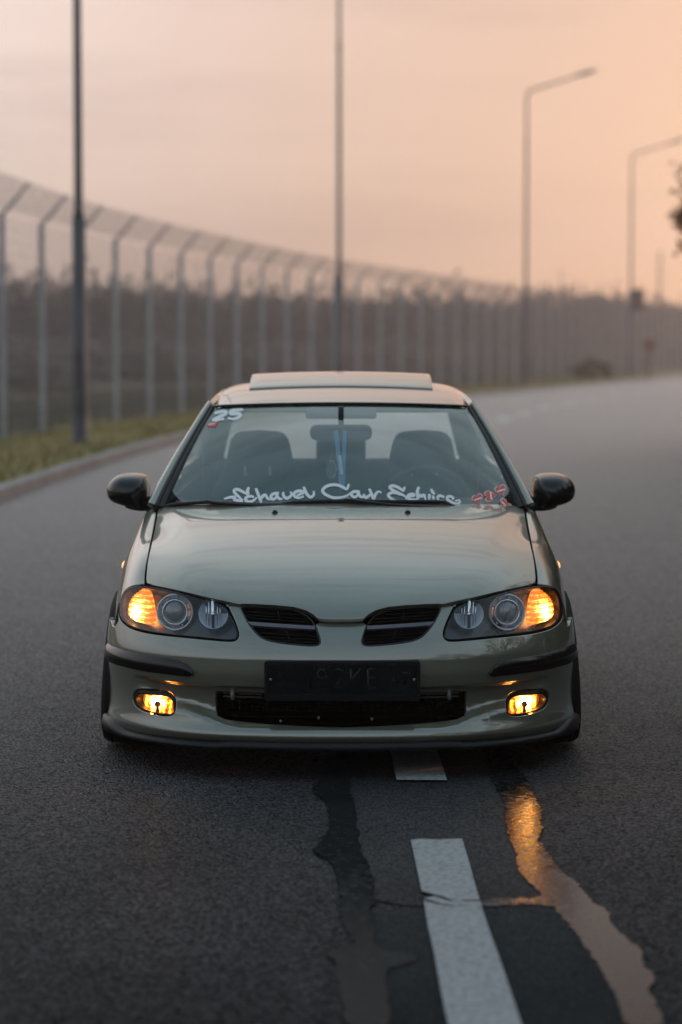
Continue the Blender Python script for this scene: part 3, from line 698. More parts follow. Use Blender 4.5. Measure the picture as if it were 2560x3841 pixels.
# smooth the tabulated plan a little
KL = Spl([0, .3, .5, .7, .82, .868, .95], [.125, .122, .115, .088, .048, .028, .02])
def rec_top(x): return .328 + .010 * sstep(x, .5, .75)
def rec_bot(x): return .205 + .045 * sstep(x, .35, .62) + .05 * sstep(x, .62, .78)
def N_off(x, z):
    o = -KL(x) * (np.clip(z - .43, 0, None) / .2) ** 1.25
    o = o - .004 * sstep(z, .43, .40) * 0
    o = o - .14 * splus(.372 - z, .006) * sstep(z, .10, .33) * (1 - .4 * sstep(x, .6, .8))
    win = sstep(rec_top(x) - z, -.001, .012) * sstep(z - rec_bot(x), -.028, .022)
    o = o - .040 * win * (1 - sstep(x, .655, .765))
    o = o + .020 * np.exp(-((z - .158) / .030) ** 2) * (1 - .75 * sstep(x, .5, .8))
    o = o - .8 * splus(.145 - z, .008)
    return o
def N_fn(ab):
    s, z = ab[..., 0], ab[..., 1]; sg = np.where(s < 0, -1.0, 1.0); s = np.abs(s)
    x, u = _sx(s), _su(s); e = 1e-3; dx, du = _sx(s + e) - _sx(s - e), _su(s + e) - _su(s - e); l = np.hypot(dx, du)
    nx, ny = du / l, -dx / l; o = N_off(x, z)
    return np.stack([sg * (x + nx * o), Y0 + u + ny * o, z + 0 * s], -1)
NS = Surf(N_fn, (-.05, S_END + .05), (.05, .72), 140, 110)

# ---- hood surface: (X, t) with t along the profile
_prof = np.array([(.015, .47), (.03, .53), (.048, .572), (.085, .617), (.15, .664), (.3, .734), (.5, .799), (.7, .847), (.9, .883), (1.1, .912)])
_pt = np.concatenate([[0], np.cumsum(np.hypot(*np.diff(_prof, axis=0).T))]); _pt = (_pt - _pt[3]) / (_pt[-1] - _pt[3])
HP = Spl(_pt, _prof)
UF = Spl([-.8, -.717, -.607, -.505, -.36, -.2, 0, .2, .36, .505, .607, .717, .8], [.53, .42, .29, .205, .135, .095, .082, .095, .135, .205, .29, .42, .53])
ZF = Spl([-.8, -.717, -.607, -.505, -.36, -.2, 0, .2, .36, .505, .607, .717, .8], [.66, .660, .656, .645, .628, .620, .617, .620, .628, .645, .656, .660, .66])
def H_fn(ab):
    x, t = ab[..., 0], ab[..., 1]; p = HP(t); ax = np.abs(x)
    u = UF(x) + (p[..., 0] - .085) / (1.1 - .085) * (1.12 + .20 * (x / .72) ** 2 - UF(x))
    z = ZF(x) + (p[..., 1] - .617) / (.912 - .617) * (.912 - .020 * (x / .72) ** 2 - ZF(x))
    xc = .50 + .20 * np.clip(t, 0, 1.1) ** 1.3
    z = z - .25 * sstep(t, .2, .7) * (splus(ax - xc, .004) - splus(ax - .74, .006))
    return np.stack([x, Y0 + u, z], -1)
HS = Surf(H_fn, (-.80, .80), (-.25, 1.12), 100, 120, sc=(1, 1.05))

# ---- body side surface: (u, w) w = 0 hood edge .. 1 sill
US = [.30, .43, .60, .85, 1.10, 1.30, 2.0, 3.0, 3.5, 3.9, 4.15]
SEC = [
 [(.70, .615), (.722, .61), (.742, .595), (.757, .57), (.768, .54), (.776, .49), (.78, .43), (.78, .2)],
 [(.7235, .663), (.748, .656), (.772, .640), (.792, .612), (.808, .575), (.818, .52), (.825, .45), (.822, .2)],
 [(.7265, .720), (.754, .712), (.786, .690), (.813, .652), (.834, .605), (.850, .54), (.859, .45), (.855, .2)],
 [(.7315, .801), (.758, .794), (.790, .770), (.820, .727), (.846, .668), (.868, .59), (.882, .48), (.872, .2)],
 [(.7385, .868), (.763, .859), (.790, .834), (.815, .788), (.842, .72), (.862, .63), (.874, .5), (.855, .2)],
 [(.7440, .903), (.767, .893), (.790, .868), (.812, .82), (.838, .74), (.857, .64), (.866, .5), (.845, .2)],
 [(.752, .925), (.776, .914), (.796, .888), (.816, .84), (.840, .75), (.855, .64), (.860, .5), (.840, .2)],
 [(.748, .955), (.774, .942), (.796, .914), (.816, .86), (.838, .77), (.853, .65), (.858, .5), (.838, .2)],
 [(.728, .97), (.756, .957), (.780, .928), (.802, .872), (.826, .78), (.845, .66), (.855, .5), (.832, .2)],
 [(.690, .975), (.718, .962), (.742, .932), (.764, .874), (.786, .78), (.802, .66), (.808, .5), (.786, .2)],
 [(.60, .97), (.625, .957), (.648, .93), (.668, .87), (.688, .78), (.702, .66), (.706, .5), (.69, .2)]]
def hood_z(x, u):
    t = np.linspace(-.2, 1.1, 400); p = H_fn(np.stack([np.full(400, x), t], -1)); return float(np.interp(u, p[:, 1] - Y0, p[:, 2]))
for i_ in range(1, 6):
    dz = hood_z(SEC[i_][0][0], US[i_]) - SEC[i_][0][1]
    SEC[i_] = [(x, z + dz * max(0, 1 - j / 4)) for j, (x, z) in enumerate(SEC[i_])]
_w = np.array([0, .05, .11, .20, .32, .47, .66, 1.0])
_sec = Spl(US, np.array(SEC).reshape(len(US), -1))
_fineu = np.linspace(.30, 4.15, 200)
def D_fn(ab):
    u, w = ab[..., 0], np.clip(ab[..., 1], -.1, 1.1); sh = u.shape; q = _sec(u).reshape(-1, 8, 2); w = np.broadcast_to(w, sh).ravel()
    # cubic in w, same knots for every section: precomputed matrix
    i = np.clip(np.searchsorted(_w, w) - 1, 0, 6); h = _w[i + 1] - _w[i]; a = (_w[i + 1] - w) / h; b = (w - _w[i]) / h
    m = np.einsum('kj,njc->nkc', _MM, q); n = np.arange(len(w))
    v = a[:, None] * q[n, i] + b[:, None] * q[n, i + 1] + ((a ** 3 - a)[:, None] * m[n, i] + (b ** 3 - b)[:, None] * m[n, i + 1]) * (h * h)[:, None] / 6
    v = v.reshape(*sh, 2)
    return np.stack([v[..., 0], Y0 + u, v[..., 1]], -1)
_MM = np.stack([Spl(_w, np.eye(8)[j]).m for j in range(8)], -1)
DS = Surf(D_fn, (.30, 4.15), (-.02, 1.0), 120, 80, sc=(1, .72))
_wt = np.linspace(0, 1, 200)
def wz(u, z):                                 # w of height z at station u
    zz = D_fn(np.stack([np.full(200, u), _wt], -1))[:, 2]; return float(np.interp(-z, -zz, _wt))
def side(uz): return [(u, wz(u, z)) for u, z in uz]

CTR = (0, Y0 + 2, .5)
# ---------------- front bumper
lens_px = r4([(740, 296), (850, 264), (950, 240), (1050, 215), (1150, 192), (1250, 181), (1310, 190), (1345, 220), (1362, 265), (1370, 320), (1365, 370), (1330, 410), (1280, 435), (1200, 455), (1100, 468), (950, 482), (800, 497), (720, 503), (685, 500), (669, 480), (672, 450), (690, 400), (715, 345)])
lens_ab = chaikin(NS.inv(lens_px), 2)
lens_out = lens_ab + pnorm(lens_ab) * .0055
gr_px = r4([(655, 302), (560, 303), (450, 308), (350, 321), (290, 341), (245, 371), (222, 402), (205, 440), (188, 490), (184, 515), (195, 531), (230, 536), (300, 531), (400, 521), (490, 506), (540, 482), (580, 440), (610, 398), (635, 350)])
gr_ab = chaikin(NS.inv(gr_px), 2)
gr_out = gr_ab + pnorm(gr_ab) * .002
def cut(loop, i0, i1):
    n = len(loop); i0 %= n; i1 %= n; k = []; i = i0
    while True:
        k.append(i)
        if i == i1: break
        i = (i + 1) % n
    return loop[k]
def near(loop, q): return int(np.argmin(((loop - q) ** 2).sum(1)))
def orient(loop, ccw=True): return loop if (area2(loop) > 0) == ccw else loop[::-1]
inv1 = lambda q: NS.inv([q])[0]
go = orient(gr_out, True)       # in (s,z) plane, counter-clockwise
lo_ = orient(lens_out, True)
# right half of the outline, from top centre outwards
top_c = [(0, inv1(r4([(62, 398)])[0])[1])]
ga = near(go, inv1(r4([(212, 408)])[0])); gb = near(go, inv1(r4([(655, 300)])[0]))
la = near(lo_, inv1(r4([(738, 296)])[0])); lb = near(lo_, inv1(r4([(1368, 345)])[0]))
half = [np.array(top_c), NS.inv(r4([(190, 398)])), cut(go, ga, gb), NS.inv(r4([(664, 303), (735, 299)])), cut(lo_, la, lb)]
shut = NS.inv(r5([(600, 300), (645, 388), (682, 372), (708, 292), (746, 262)]))
sE = S_END - .05
half += [shut, np.array([(sE, shut[-1][1] + .01), (sE, .40), (sE - .015, .30), (sE - .03, .22), (sE - .045, .150)])]
bot = [(S_END - .20, .132), (.80, .130), (.70, .130), (.55, .132), (.45, .134), (.30, .133), (.15, .131), (0, .130)]
half.append(np.array(bot))
half = np.vstack(half)
outer = np.vstack([half, (half * [-1, 1])[::-1][1:-1]])
ik = NS.inv(r4([(800, 803), (802, 860), (800, 905), (787, 945), (742, 966), (650, 980), (500, 993), (300, 1005), (150, 1011), (62, 1013)]))
ik[:, 1] = np.minimum(ik[:, 1], .326)
zi = ik[0][1]
intake = np.vstack([[(0, zi)], ik[:-1], [(0, ik[-1][1])]])
intake_full = np.vstack([intake, (intake * [-1, 1])[::-1][1:-1]])
fog_o = chaikin(NS.inv(r4([(1030, 900), (1035, 850), (1060, 812), (1110, 797), (1200, 789), (1260, 789), (1285, 812), (1289, 850), (1277, 890), (1232, 921), (1150, 946), (1080, 953), (1040, 940)])), 2)
fog_l = chaikin(NS.inv(r4([(1052, 925), (1060, 862), (1085, 838), (1150, 827), (1250, 822), (1272, 842), (1270, 870), (1240, 900), (1170, 921), (1100, 931), (1060, 933)])), 2)
fog_l = fog_l + pnorm(fog_l) * .003
fogm = fog_o * [-1, 1]
foglit = lit('lit_fog_reflector', N_fn(NS.inv(r4([(1165, 872)]))[0]) + np.array([0, .034, 0]), .058, 170, .6, 'X', 14)
bumper = panel('front_bumper', NS, outer, paint, car, holes=[intake_full, fog_o, fogm], step=.011, flange=.016, edge=.003, ref=CTR)
# tow-eye cap
te = chaikin(NS.inv(r4([(930, 935), (950, 922), (1000, 922), (1012, 940), (1012, 985), (995, 1003), (945, 1003), (930, 985)])), 2)
panel('tow_eye_cap', NS, te, paint, bumper, step=.008, off=.0012, flange=.004, edge=.0025, ref=CTR)
# black bumper strips
st = chaikin(NS.inv(r4([(928, 695), (950, 655), (1000, 626), (1080, 606), (1200, 591), (1300, 571), (1370, 549), (1412, 526)])), 2, False)
sb_ = chaikin(NS.inv(r4([(1428, 628), (1360, 655), (1250, 685), (1100, 706), (1000, 716), (945, 716), (930, 706)])), 2, False)
strip = np.vstack([st, [(sE - .03, st[-1][1] + .012), (sE - .012, (st[-1][1] + sb_[0][1]) / 2 + .01), (sE - .03, sb_[0][1] + .012)], sb_])
def strip_fn(ab):                              # bulged copy of the nose for the strips
    p = N_fn(ab); n = NS.nrm(ab, CTR); s = np.abs(ab[..., 0]); zc = np.interp(s, _strip_s, _strip_z); return p + n * (.013 * np.clip(1 - ((ab[..., 1] - zc) / .031) ** 2, -.2, 1))[..., None]
_ord = np.argsort(st[:, 0]); _strip_s = np.linspace(st[0][0], sE, 20)
_tz = np.interp(_strip_s, st[:, 0], st[:, 1]); _bz = np.interp(_strip_s, sb_[::-1, 0], sb_[::-1, 1]); _strip_z = (_tz + _bz) / 2
SS = Surf(strip_fn, (0, S_END), (.2, .6), 20, 20)
for o in panel('bumper_strip', SS, strip, blackgloss, bumper, step=.008, off=.001, flange=.012, edge=.004, mirror=True, ref=CTR): o['label'] = 'gloss black rubbing strip'
# dark panel added behind the gaps to stop light leaks, intake lining
ln = [(0, .64), (.3, .655), (.55, .67), (.8, .68), (1.02, .66), (1.06, .4), (1.03, .14), (.6, .14), (0, .14)]
ln = np.vstack([ln, (np.array(ln) * [-1, 1])[::-1][1:-1]])
panel('gap_light_stop', NS, ln, blackmat, car, step=.04, off=-.135, flange=.002, ref=CTR)
ilow = intake_full.copy(); ilow = ilow + pnorm(ilow) * .03
panel('intake_backing', NS, ilow, blackmat, bumper, step=.03, off=-.075, flange=.002, ref=CTR)
# cross member with hose ends and bolts behind the intake
dullm = mat('dull_metal', (.05, .046, .043), .5, .6); yb = Y0 + .075
for s_ in (-1, 1):
    for k, dz in enumerate((0, .014, .026)):
        B().tube([(s_ * .28, yb, .312 - dz), (s_ * .42, yb + .03, .312 - dz)], .004, 6).build('radiator_fin', dullm, bumper)

for s_ in (-1, 1):
    bb = B(); bb.tube([(s_ * .385, yb + .008, .318), (s_ * .385, yb + .008, .285), (s_ * .385, yb + .008, .276)], [.009, .009, .005], 8); bb.build('hose_end', mat('braided_hose', (.16, .15, .14), .4, .5), bumper, True)
for px, py in ((1196, 2693), (1396, 2697), (1054, 2705)):
    q = PY(px, py, Y0 + .05); B().lathe([(-.004, .0), (-.004, .005), (.01, .005)], q, (0, 1, 0), 10).build('bolt', alloy, bumper, True)
# mesh bars across the intake
bb = B()
for k in range(40):
    x = -.43 + .86 * k / 39; s0 = N_fn(np.array([x, .26]))
    bb.tube([(x, s0[1] + .055, .19), (x, s0[1] + .055, .325)], .0022, 4, False)
for k in range(8):
    z = .195 + k * .017
    bb.tube([tuple(N_fn(np.array([x, z])) + np.array([0, .055, 0])) for x in np.linspace(-.43, .43, 12)], .0018, 4, False)
o = bb.build('intake_mesh', blackmat, bumper); o['kind'] = 'stuff'

# ---------------- grilles
G0 = gr_ab
panel('grille_backing', NS, orient(gr_ab + pnorm(gr_ab) * .012), blackmat, car, step=.02, off=-.055, flange=.002, mirror=True, ref=CTR)
def ribbon_on(name, surf, a, b, hgt, o0, o1, m, parent, n=18, mirror=True):
    """blade between two photo points: front edge at offset o0, back edge at o1, hgt thick"""
    qa, qb = surf.inv([a])[0], surf.inv([b])[0]; t = np.linspace(0, 1, n)[:, None]; ab = qa + (qb - qa) * t
    P = surf(ab); Nn = surf.nrm(ab, CTR); up = np.array([0, 0, hgt / 2])
    rows = [P + Nn * o0 + up, P + Nn * o0 - up, P + Nn * o1 - up * .6, P + Nn * o1 + up * .6]
    v = np.vstack(rows); f = []
    for r_ in range(4):
        for j in range(n - 1): x, y = r_ * n, ((r_ + 1) % 4) * n; f.append((x + j, y + j, y + j + 1, x + j + 1))
    f += [(0, n, 2 * n, 3 * n), (n - 1, 4 * n - 1, 3 * n - 1, 2 * n - 1)]
    o = mk(name, v, f, m, parent, smooth=False)
    if mirror: return o, mirrored(o, parent)
    return o,
grille = [empty('grille', (s_ * .22, Y0 + .05, .54), None, None) for s_ in (1, -1)]
for gq in grille: gq['_abs'] = 1; gq.parent = car; gq.location = Vector(gq.location) - Vector(car.location)
def put(objs):
    for o, gq, s_ in zip(objs, grille, (1, -1)):
        o.parent = gq; o.location = (-s_ * .22, -(Y0 + .05), -.54)
rim_pts = N_fn(gr_ab) + NS.nrm(gr_ab, CTR) * -.004
ob = B().tube([tuple(p) for p in np.vstack([rim_pts, rim_pts[:2]])], .0048, 6, False).build('surround', blackgloss, car, True)
put((ob, mirrored(ob, car)))
slat_m = mat('grille_slat_black', (.003, .003, .004), .3, Specular_IOR_Level=.3)
for a, b in [((1015, 142), (1500, 114)), ((992, 172), (1502, 138)), ((980, 196), (1492, 160)), ((945, 306), (1432, 276)), ((932, 330), (1410, 302)), ((925, 352), (1375, 326)), ((930, 372), (1310, 352)), ((1060, 118), (1500, 94))]:
    put(ribbon_on('slat', NS, rg([a])[0], rg([b])[0], .0035, -.012, -.040, slat_m, car))
put(ribbon_on('trim_bar', NS, rg([(960, 249)])[0], rg([(1462, 216)])[0], .0125, .0, -.02, greychrome, car))
for a, b in [((1246, 110), (1226, 205)), ((1182, 265), (1150, 355))]:
    qa, qb = N_fn(NS.inv(rg([a]))[0]), N_fn(NS.inv(rg([b]))[0]); dv = np.array([0, .022, 0])
    ob = B().tube([tuple(qa + dv), tuple(qb + dv)], .003, 6).build('strut', blackplas, car); put((ob, mirrored(ob, car)))

# ---------------- headlights
TS = Surf(lambda ab: N_fn(ab) - NS.nrm(ab, CTR) * .030, (-.05, S_END + .05), (.35, .72), 160, 60)
amber = lit('lit_amber_reflector', TS(TS.inv(r4([(1268, 345)]))[0]), .080, 18, 1.1, 'Z', 17)
def headlight(sg):
    root = empty('headlight', (sg * .6, Y0 + .3, .55)); root['_abs'] = 1; root.parent = car; root.location = Vector(root.location) - Vector(car.location)
    def fix(o): o.parent = root; o.location = (-sg * .6, -(Y0 + .3), -.55); return o
    M = np.array([sg, 1, 1])
    la_ = lens_ab * [sg, 1]
    fix(panel('lens', NS, la_, lensglass, car, step=.012, off=.0, flange=.004, edge=.004, ref=CTR))
    # dark bezel just inside the lens edge
    rp = (N_fn(lens_ab) - NS.nrm(lens_ab, CTR) * .008) * M
    fix(B().tube([tuple(p) for p in np.vstack([rp, rp[:2]])], .006, 6, False).build('seal', blackmat, car, True))
    # housing: side wall going back and a floor with the bowls on it
    n = len(lens_ab); f_in = lens_ab - pnorm(lens_ab) * .006
    a = N_fn(lens_ab) - NS.nrm(lens_ab, CTR) * .006; bk = N_fn(f_in) - NS.nrm(f_in, CTR) * .085
    v = np.vstack([a * M, bk * M]); f = [(j, (j + 1) % n, n + (j + 1) % n, n + j) for j in range(n)]
    fix(mk('housing_wall', v, f, housing, car, smooth=True))
    hs = panel('housing_floor', NS, orient(f_in * [sg, 1]), housing, car, step=.02, off=-.083, flange=.001, ref=CTR); fix(hs)
    ax = np.array([sg * .06, -1, .10]); ax /= np.linalg.norm(ax)
    def on(px, depth):                          # point in the housing seen at a photo pixel, depth behind the lens
        q = NS.inv([px])[0]; p = N_fn(q); d = p - C0; d /= np.linalg.norm(d); return (p + d * depth) * M
    # projector
    c = on(rl([(718, 440)])[0], .055); k = .000965 / 3.015
    fix(B().lathe([(-.02, 205 * k), (.0, 212 * k), (.012, 205 * k), (.012, 196 * k), (-.012, 182 * k), (-.022, 150 * k)], c, ax, 40).build('projector_bezel', chrome_dark, car, True))
    fix(B().lathe([(-.02, 150 * k), (.006, 150 * k), (.012, 142 * k), (.012, 132 * k), (.002, 126 * k)], c, ax, 40).build('projector_ring', chrome, car, True))
    fix(B().lathe([(.0, 128 * k)] + [(.022 * math.cos(w), 127 * k * math.sin(w)) for w in np.linspace(math.pi / 2, 0.001, 9)], c, ax, 40).build('projector_lens', projglass, car, True))
    bb = B()
    for j in range(10):
        w = j * 2 * math.pi / 10 + .2; rr = 168 * k; e1 = np.array([1, 0, 0]); e2 = np.cross(ax, e1); e2 /= np.linalg.norm(e2)
        p = c + (e1 * math.cos(w) + e2 * math.sin(w)) * rr + ax * .004; bb.box(p, (.007, .01, .009))
    fix(bb.build('projector_clip', chrome, car))
    # main-beam reflector
    c2 = on(rl([(1148, 462)])[0], .040); R2 = 170 * k
    prof = [(.0, R2 * 1.04), (.002, R2), (-.012, R2 * .93), (-.03, R2 * .72), (-.042, R2 * .45), (-.047, R2 * .1)]
    fix(B().lathe(prof, c2, ax, 40).build('beam_reflector', chromeblue, car, True))
    fix(B().lathe([(-.02, 176 * k), (.004, 176 * k), (.006, 168 * k), (.0, 166 * k)], c2, ax, 40).build('beam_ring', housing, car, True))
    bb = B()
    for dx in (-.46, -.28, .28, .46): bb.tube([c2 + np.array([dx * R2, -.012 + .03 * abs(dx), -.8 * R2 * math.sqrt(1 - dx * dx)]), c2 + np.array([dx * R2, -.012 + .03 * abs(dx), .8 * R2 * math.sqrt(1 - dx * dx)])], .0025, 6)
    fix(bb.build('reflector_flute', chrome, car, True))
    fix(B().tube([c2 + np.array([0, .03, 0]), c2 + np.array([0, -.004, 0]), c2 + np.array([0, -.014, 0])], [.010, .011, .006], 14).build('bulb_shield', chrome, car, True))
    fix(B().tube([c2 + np.array([0, -.005, -.9 * R2]), c2 + np.array([0, -.008, .9 * R2])], .0075, 8).build('bulb_bridge', chrome, car, True))
    c3 = c2 + np.array([-sg * 0 + sg * 60 * k, .0, 125 * k]); fix(B().lathe([(-.006, 38 * k), (.002, 38 * k), (.004, 30 * k), (.004, .0001)], c3, ax, 20).build('beam_cap', housing, car, True))
    # turn signal, lit
    tp = TS.inv(rl([(370, 160), (330, 188), (255, 245), (213, 300), (190, 370), (184, 440), (198, 492), (260, 537), (340, 557), (400, 563), (432, 545), (440, 480), (433, 400), (416, 290), (395, 205)])); tp = chaikin(tp, 1)
    fix(panel('turn_signal', TS, tp * [sg, 1], amber, car, step=.006, off=0, flange=.03, edge=.003, ref=CTR))
    # prism ribs over it
    bb = B()
    zmin, zmax = tp[:, 1].min(), tp[:, 1].max()
    for z in np.arange(zmin + .006, zmax, .0085):
        xs = []
        for j in range(len(tp)):
            p0, p1 = tp[j], tp[(j + 1) % len(tp)]
            if (p0[1] - z) * (p1[1] - z) < 0: xs.append(p0[0] + (p1[0] - p0[0]) * (z - p0[1]) / (p1[1] - p0[1]))
        if len(xs) >= 2:
            ab = np.array([(x, z) for x in np.linspace(min(xs), max(xs), 5)]); P = (TS(ab) + NS.nrm(ab, CTR) * .002) * M
            bb.tube([tuple(p) for p in P], .0013, 4, False)
    fix(bb.build('prism_rib', amberdark, car, True))
    # clear outer prism band
    return root
chrome_dark = mat('smoked_chrome', (.60, .62, .66), .2, .6)
chromeblue = mat('beam_reflector_chrome', (.75, .86, .97), .28, .15)
projglass = mat('projector_glass', (.10, .105, .115), .06, 0, Coat_Weight=1.0, IOR=1.7)
amberdark = mat('amber_prism', (.8, .25, .02), .3, Emission_Color=(1, .22, .01), Emission_Strength=.7)
for sg in (1, -1): headlight(sg)

# ---------------- fog lamps
for sg in (1, -1):
    root = empty('fog_lamp', (sg * .61, Y0 + .15, .29)); root['_abs'] = 1; root.parent = car; root.location = Vector(root.location) - Vector(car.location)
    def fix(o): o.parent = root; o.location = (-sg * .61, -(Y0 + .15), -.29); return o
    M = np.array([sg, 1, 1]); fo = fog_o - pnorm(fog_o) * .003
    fix(panel('surround', NS, orient(fo * [sg, 1]), blackplas, car, holes=[fog_l * [sg, 1]], step=.008, off=-.004, flange=.03, edge=.004, ref=CTR))
    fix(panel('lens', NS, fog_l * [sg, 1], foglens, car, step=.01, off=-.012, flange=.002, ref=CTR))
    fix(panel('reflector', NS, orient((fog_l + pnorm(fog_l) * .006) * [sg, 1]), foglit, car, step=.006, off=-.036, flange=.002, ref=CTR))
    cq = fog_l.mean(0); c = (N_fn(cq) - NS.nrm(cq, CTR) * .026) * M
    fix(B().lathe([(.012 * math.cos(w), .0125 * math.sin(w)) for w in np.linspace(math.pi, 0, 9)], c + np.array([0, 0, .003]), (0, -1, 0), 16).build('bulb_shield', burnt, car, True)) if 'burnt' in globals() else None
    if 'burnt' not in globals():
        burnt = mat('bulb_shield_brown', (.05, .018, .006), .4)
        fix(B().lathe([(.012 * math.cos(w), .0125 * math.sin(w)) for w in np.linspace(math.pi, 0, 9)], c + np.array([0, 0, .003]), (0, -1, 0), 16).build('bulb_shield', burnt, car, True))
    fix(B().tube([c + np.array([0, 0, -.004]), c + np.array([0, .004, -.028])], [.006, .008], 8).build('bulb_stem', burnt, car, True))

# ---------------- number plate
pm = PY(1285, 2553, Y0 - .006)
plate = empty('number_plate', pm); plate['_abs'] = 1; plate.parent = car; plate.location = Vector(pm) - Vector(car.location)
def rrect(w, h, r, n=5):
    pts = []
    for cx, cz, a0 in ((w / 2 - r, h / 2 - r, 0), (-w / 2 + r, h / 2 - r, 90), (-w / 2 + r, -h / 2 + r, 180), (w / 2 - r, -h / 2 + r, 270)):
        for k in range(n): a = R(a0 + 90 * k / (n - 1)); pts.append((cx + r * math.cos(a), cz + r * math.sin(a)))
    return pts
def slab(name, pts, y0, y1, m, parent, cz=0):
    n = len(pts); v = [(x, y0, z + cz) for x, z in pts] + [(x, y1, z + cz) for x, z in pts]
    f = [tuple(range(n)), tuple(range(2 * n - 1, n - 1, -1))] + [(j, n + j, n + (j + 1) % n, (j + 1) % n) for j in range(n)]
    o = mk(name, v, f, m, parent); o.location = (0, 0, 0); return o
plate_m = noise_col(mat('blacked_plate_film', (.004, .005, .006), .14, Specular_IOR_Level=.2), 30, (.003, .004, .005), (.006, .007, .008), bump=.25, bscale=26, dist=.004)
bevel(slab('frame', rrect(.548, .142, .010), -.012, .05, mat('plate_frame_black', (.005, .0055, .0065), .45, Specular_IOR_Level=.15), plate), .003)
bevel(slab('plate', rrect(.527, .108, .006), -.0135, -.004, plate_m, plate, .0085), .002)
emb = mat('embossed_film', (.007, .008, .009), .2, Specular_IOR_Level=.4)
def stroke(pts, dx, sc=1.0): return [(dx + x * sc, -.0138, .0085 + z * sc) for x, z in pts]
glyph = {'1': [[(-.012, .02), (.006, .034), (.006, -.034)]], '9': [[(.016, .012), (.010, .030), (-.006, .034), (-.017, .020), (-.012, .004), (.004, .0), (.016, .012), (.014, -.014), (.0, -.034)]],
         '2': [[(-.016, .022), (-.004, .034), (.012, .030), (.016, .016), (.004, -.008), (-.016, -.033), (.018, -.033)]],
         'K': [[(-.016, .035), (-.016, -.035)], [(.018, .035), (-.014, -.002), (.018, -.035)]], 'E': [[(.016, .034), (-.016, .034), (-.016, -.034), (.016, -.034)], [(-.014, .002), (.012, .002)]],
         '4': [[(.008, -.020), (.008, .022), (-.014, -.006), (.016, -.006)]], '7': [[(-.012, .022), (.014, .022), (-.004, -.022)]]}
for ch, dx in (('1', -.118), ('9', -.072), ('2', -.014), ('K', .046), ('E', .106), ('4', .186), ('7', .222)):
    bb = B()
    for g_ in glyph[ch]: bb.tube(stroke(g_, dx), .0036, 6, True)
    o = bb.build('embossed_character', emb, plate, True); o.location = (0, 0, 0)
for dx in (-.252, .252):
    o = B().lathe([(0, .0048), (.004, .004), (.005, .0)], (dx, -.0135, .006), (0, -1, 0), 10).build('screw', alloy, plate, True); o.location = (0, 0, 0)
o = B().box((0, -.0136, -.0475), (.50, .002, .004)).build('frame_lip', emb, plate); o.location = (0, 0, 0)

# ---------------- lower lip
sv = np.linspace(-S_END + .07, S_END - .07, 120); rows = []
for s_ in sv:
    a = abs(s_); x = float(_sx(a)); c_ = 1 - sstep(a, .40, .44)
    zt = .131 + .006 * c_ + .03 * sstep(a, .86, 1.02); zb = .108
    base = N_fn(np.array([s_, .155])); nn = np.array([*(NS.nrm(np.array([s_, .25]), CTR)[:2]), 0]); nn /= np.linalg.norm(nn)
    base = base - nn * .004; lipo = .004 + .010 * (1 - c_) + .006 * sstep(a, .8, 1.0)
    rows.append([base + nn * (-.05) + [0, 0, zt - .155 + .004], base + nn * (-.004) + [0, 0, zt - .155 + .003], base + nn * (lipo) + [0, 0, zt - .155 - .006], base + nn * (lipo + .006) + [0, 0, (zt + zb) / 2 - .155 - .006], base + nn * lipo + [0, 0, zb - .155], base - nn * .12 + [0, 0, zb - .155 + .004]])
v = np.array(rows).reshape(-1, 3); k = 6
f = [(i * k + j, i * k + j + 1, (i + 1) * k + j + 1, (i + 1) * k + j) for i in range(len(sv) - 1) for j in range(k - 1)]
mk('lip_spoiler', v, [q[::-1] for q in f], blackplas, car, smooth=True)

# ---------------- hood
hp_f = HS.inv(r4([(62, 383), (130, 383), (198, 377), (225, 351), (268, 326), (340, 306), (450, 295), (560, 289), (640, 287), (662, 290), (750, 270), (900, 237), (1050, 203), (1150, 184), (1208, 175)]))
hs_r = []
for t_ in (.03, .15, .3, .45, .6, .75, .9, .97):
    x_ = .73
    for _ in range(4): x_ = float(D_fn(np.array([H_fn(np.array([x_, t_]))[1] - Y0, .0]))[0]) - .004
    hs_r.append((x_, t_))
hr = [(.68, 1.0), (.5, 1.0), (.3, 1.0), (.15, 1.0), (0, 1.0)]
hp_f[0, 0] = 0
he = np.vstack([hp_f[:-1], [(hs_r[0][0] - .004, .004)], hs_r, hr]); hood_o = np.vstack([he, (he * [-1, 1])[::-1][1:-1]])
hood = panel('hood', HS, hood_o, paint, car, step=.013, flange=.02, edge=.0035, ref=(0, Y0 + 1, -1))
panel('hood_underside', HS, hood_o * .99, blackmat, car, step=.05, off=-.03, flange=.002, ref=(0, Y0 + 1, -1))
for px in (1032, 1530):
    q = HS.inv([(px, 1924)])[0]; p = H_fn(q)
    B().lathe([(-.002, .012), (.004, .011), (.010, .007), (.012, .0)], p, (0, -.35, 1), 14).build('washer_jet', blackplas, hood, True)

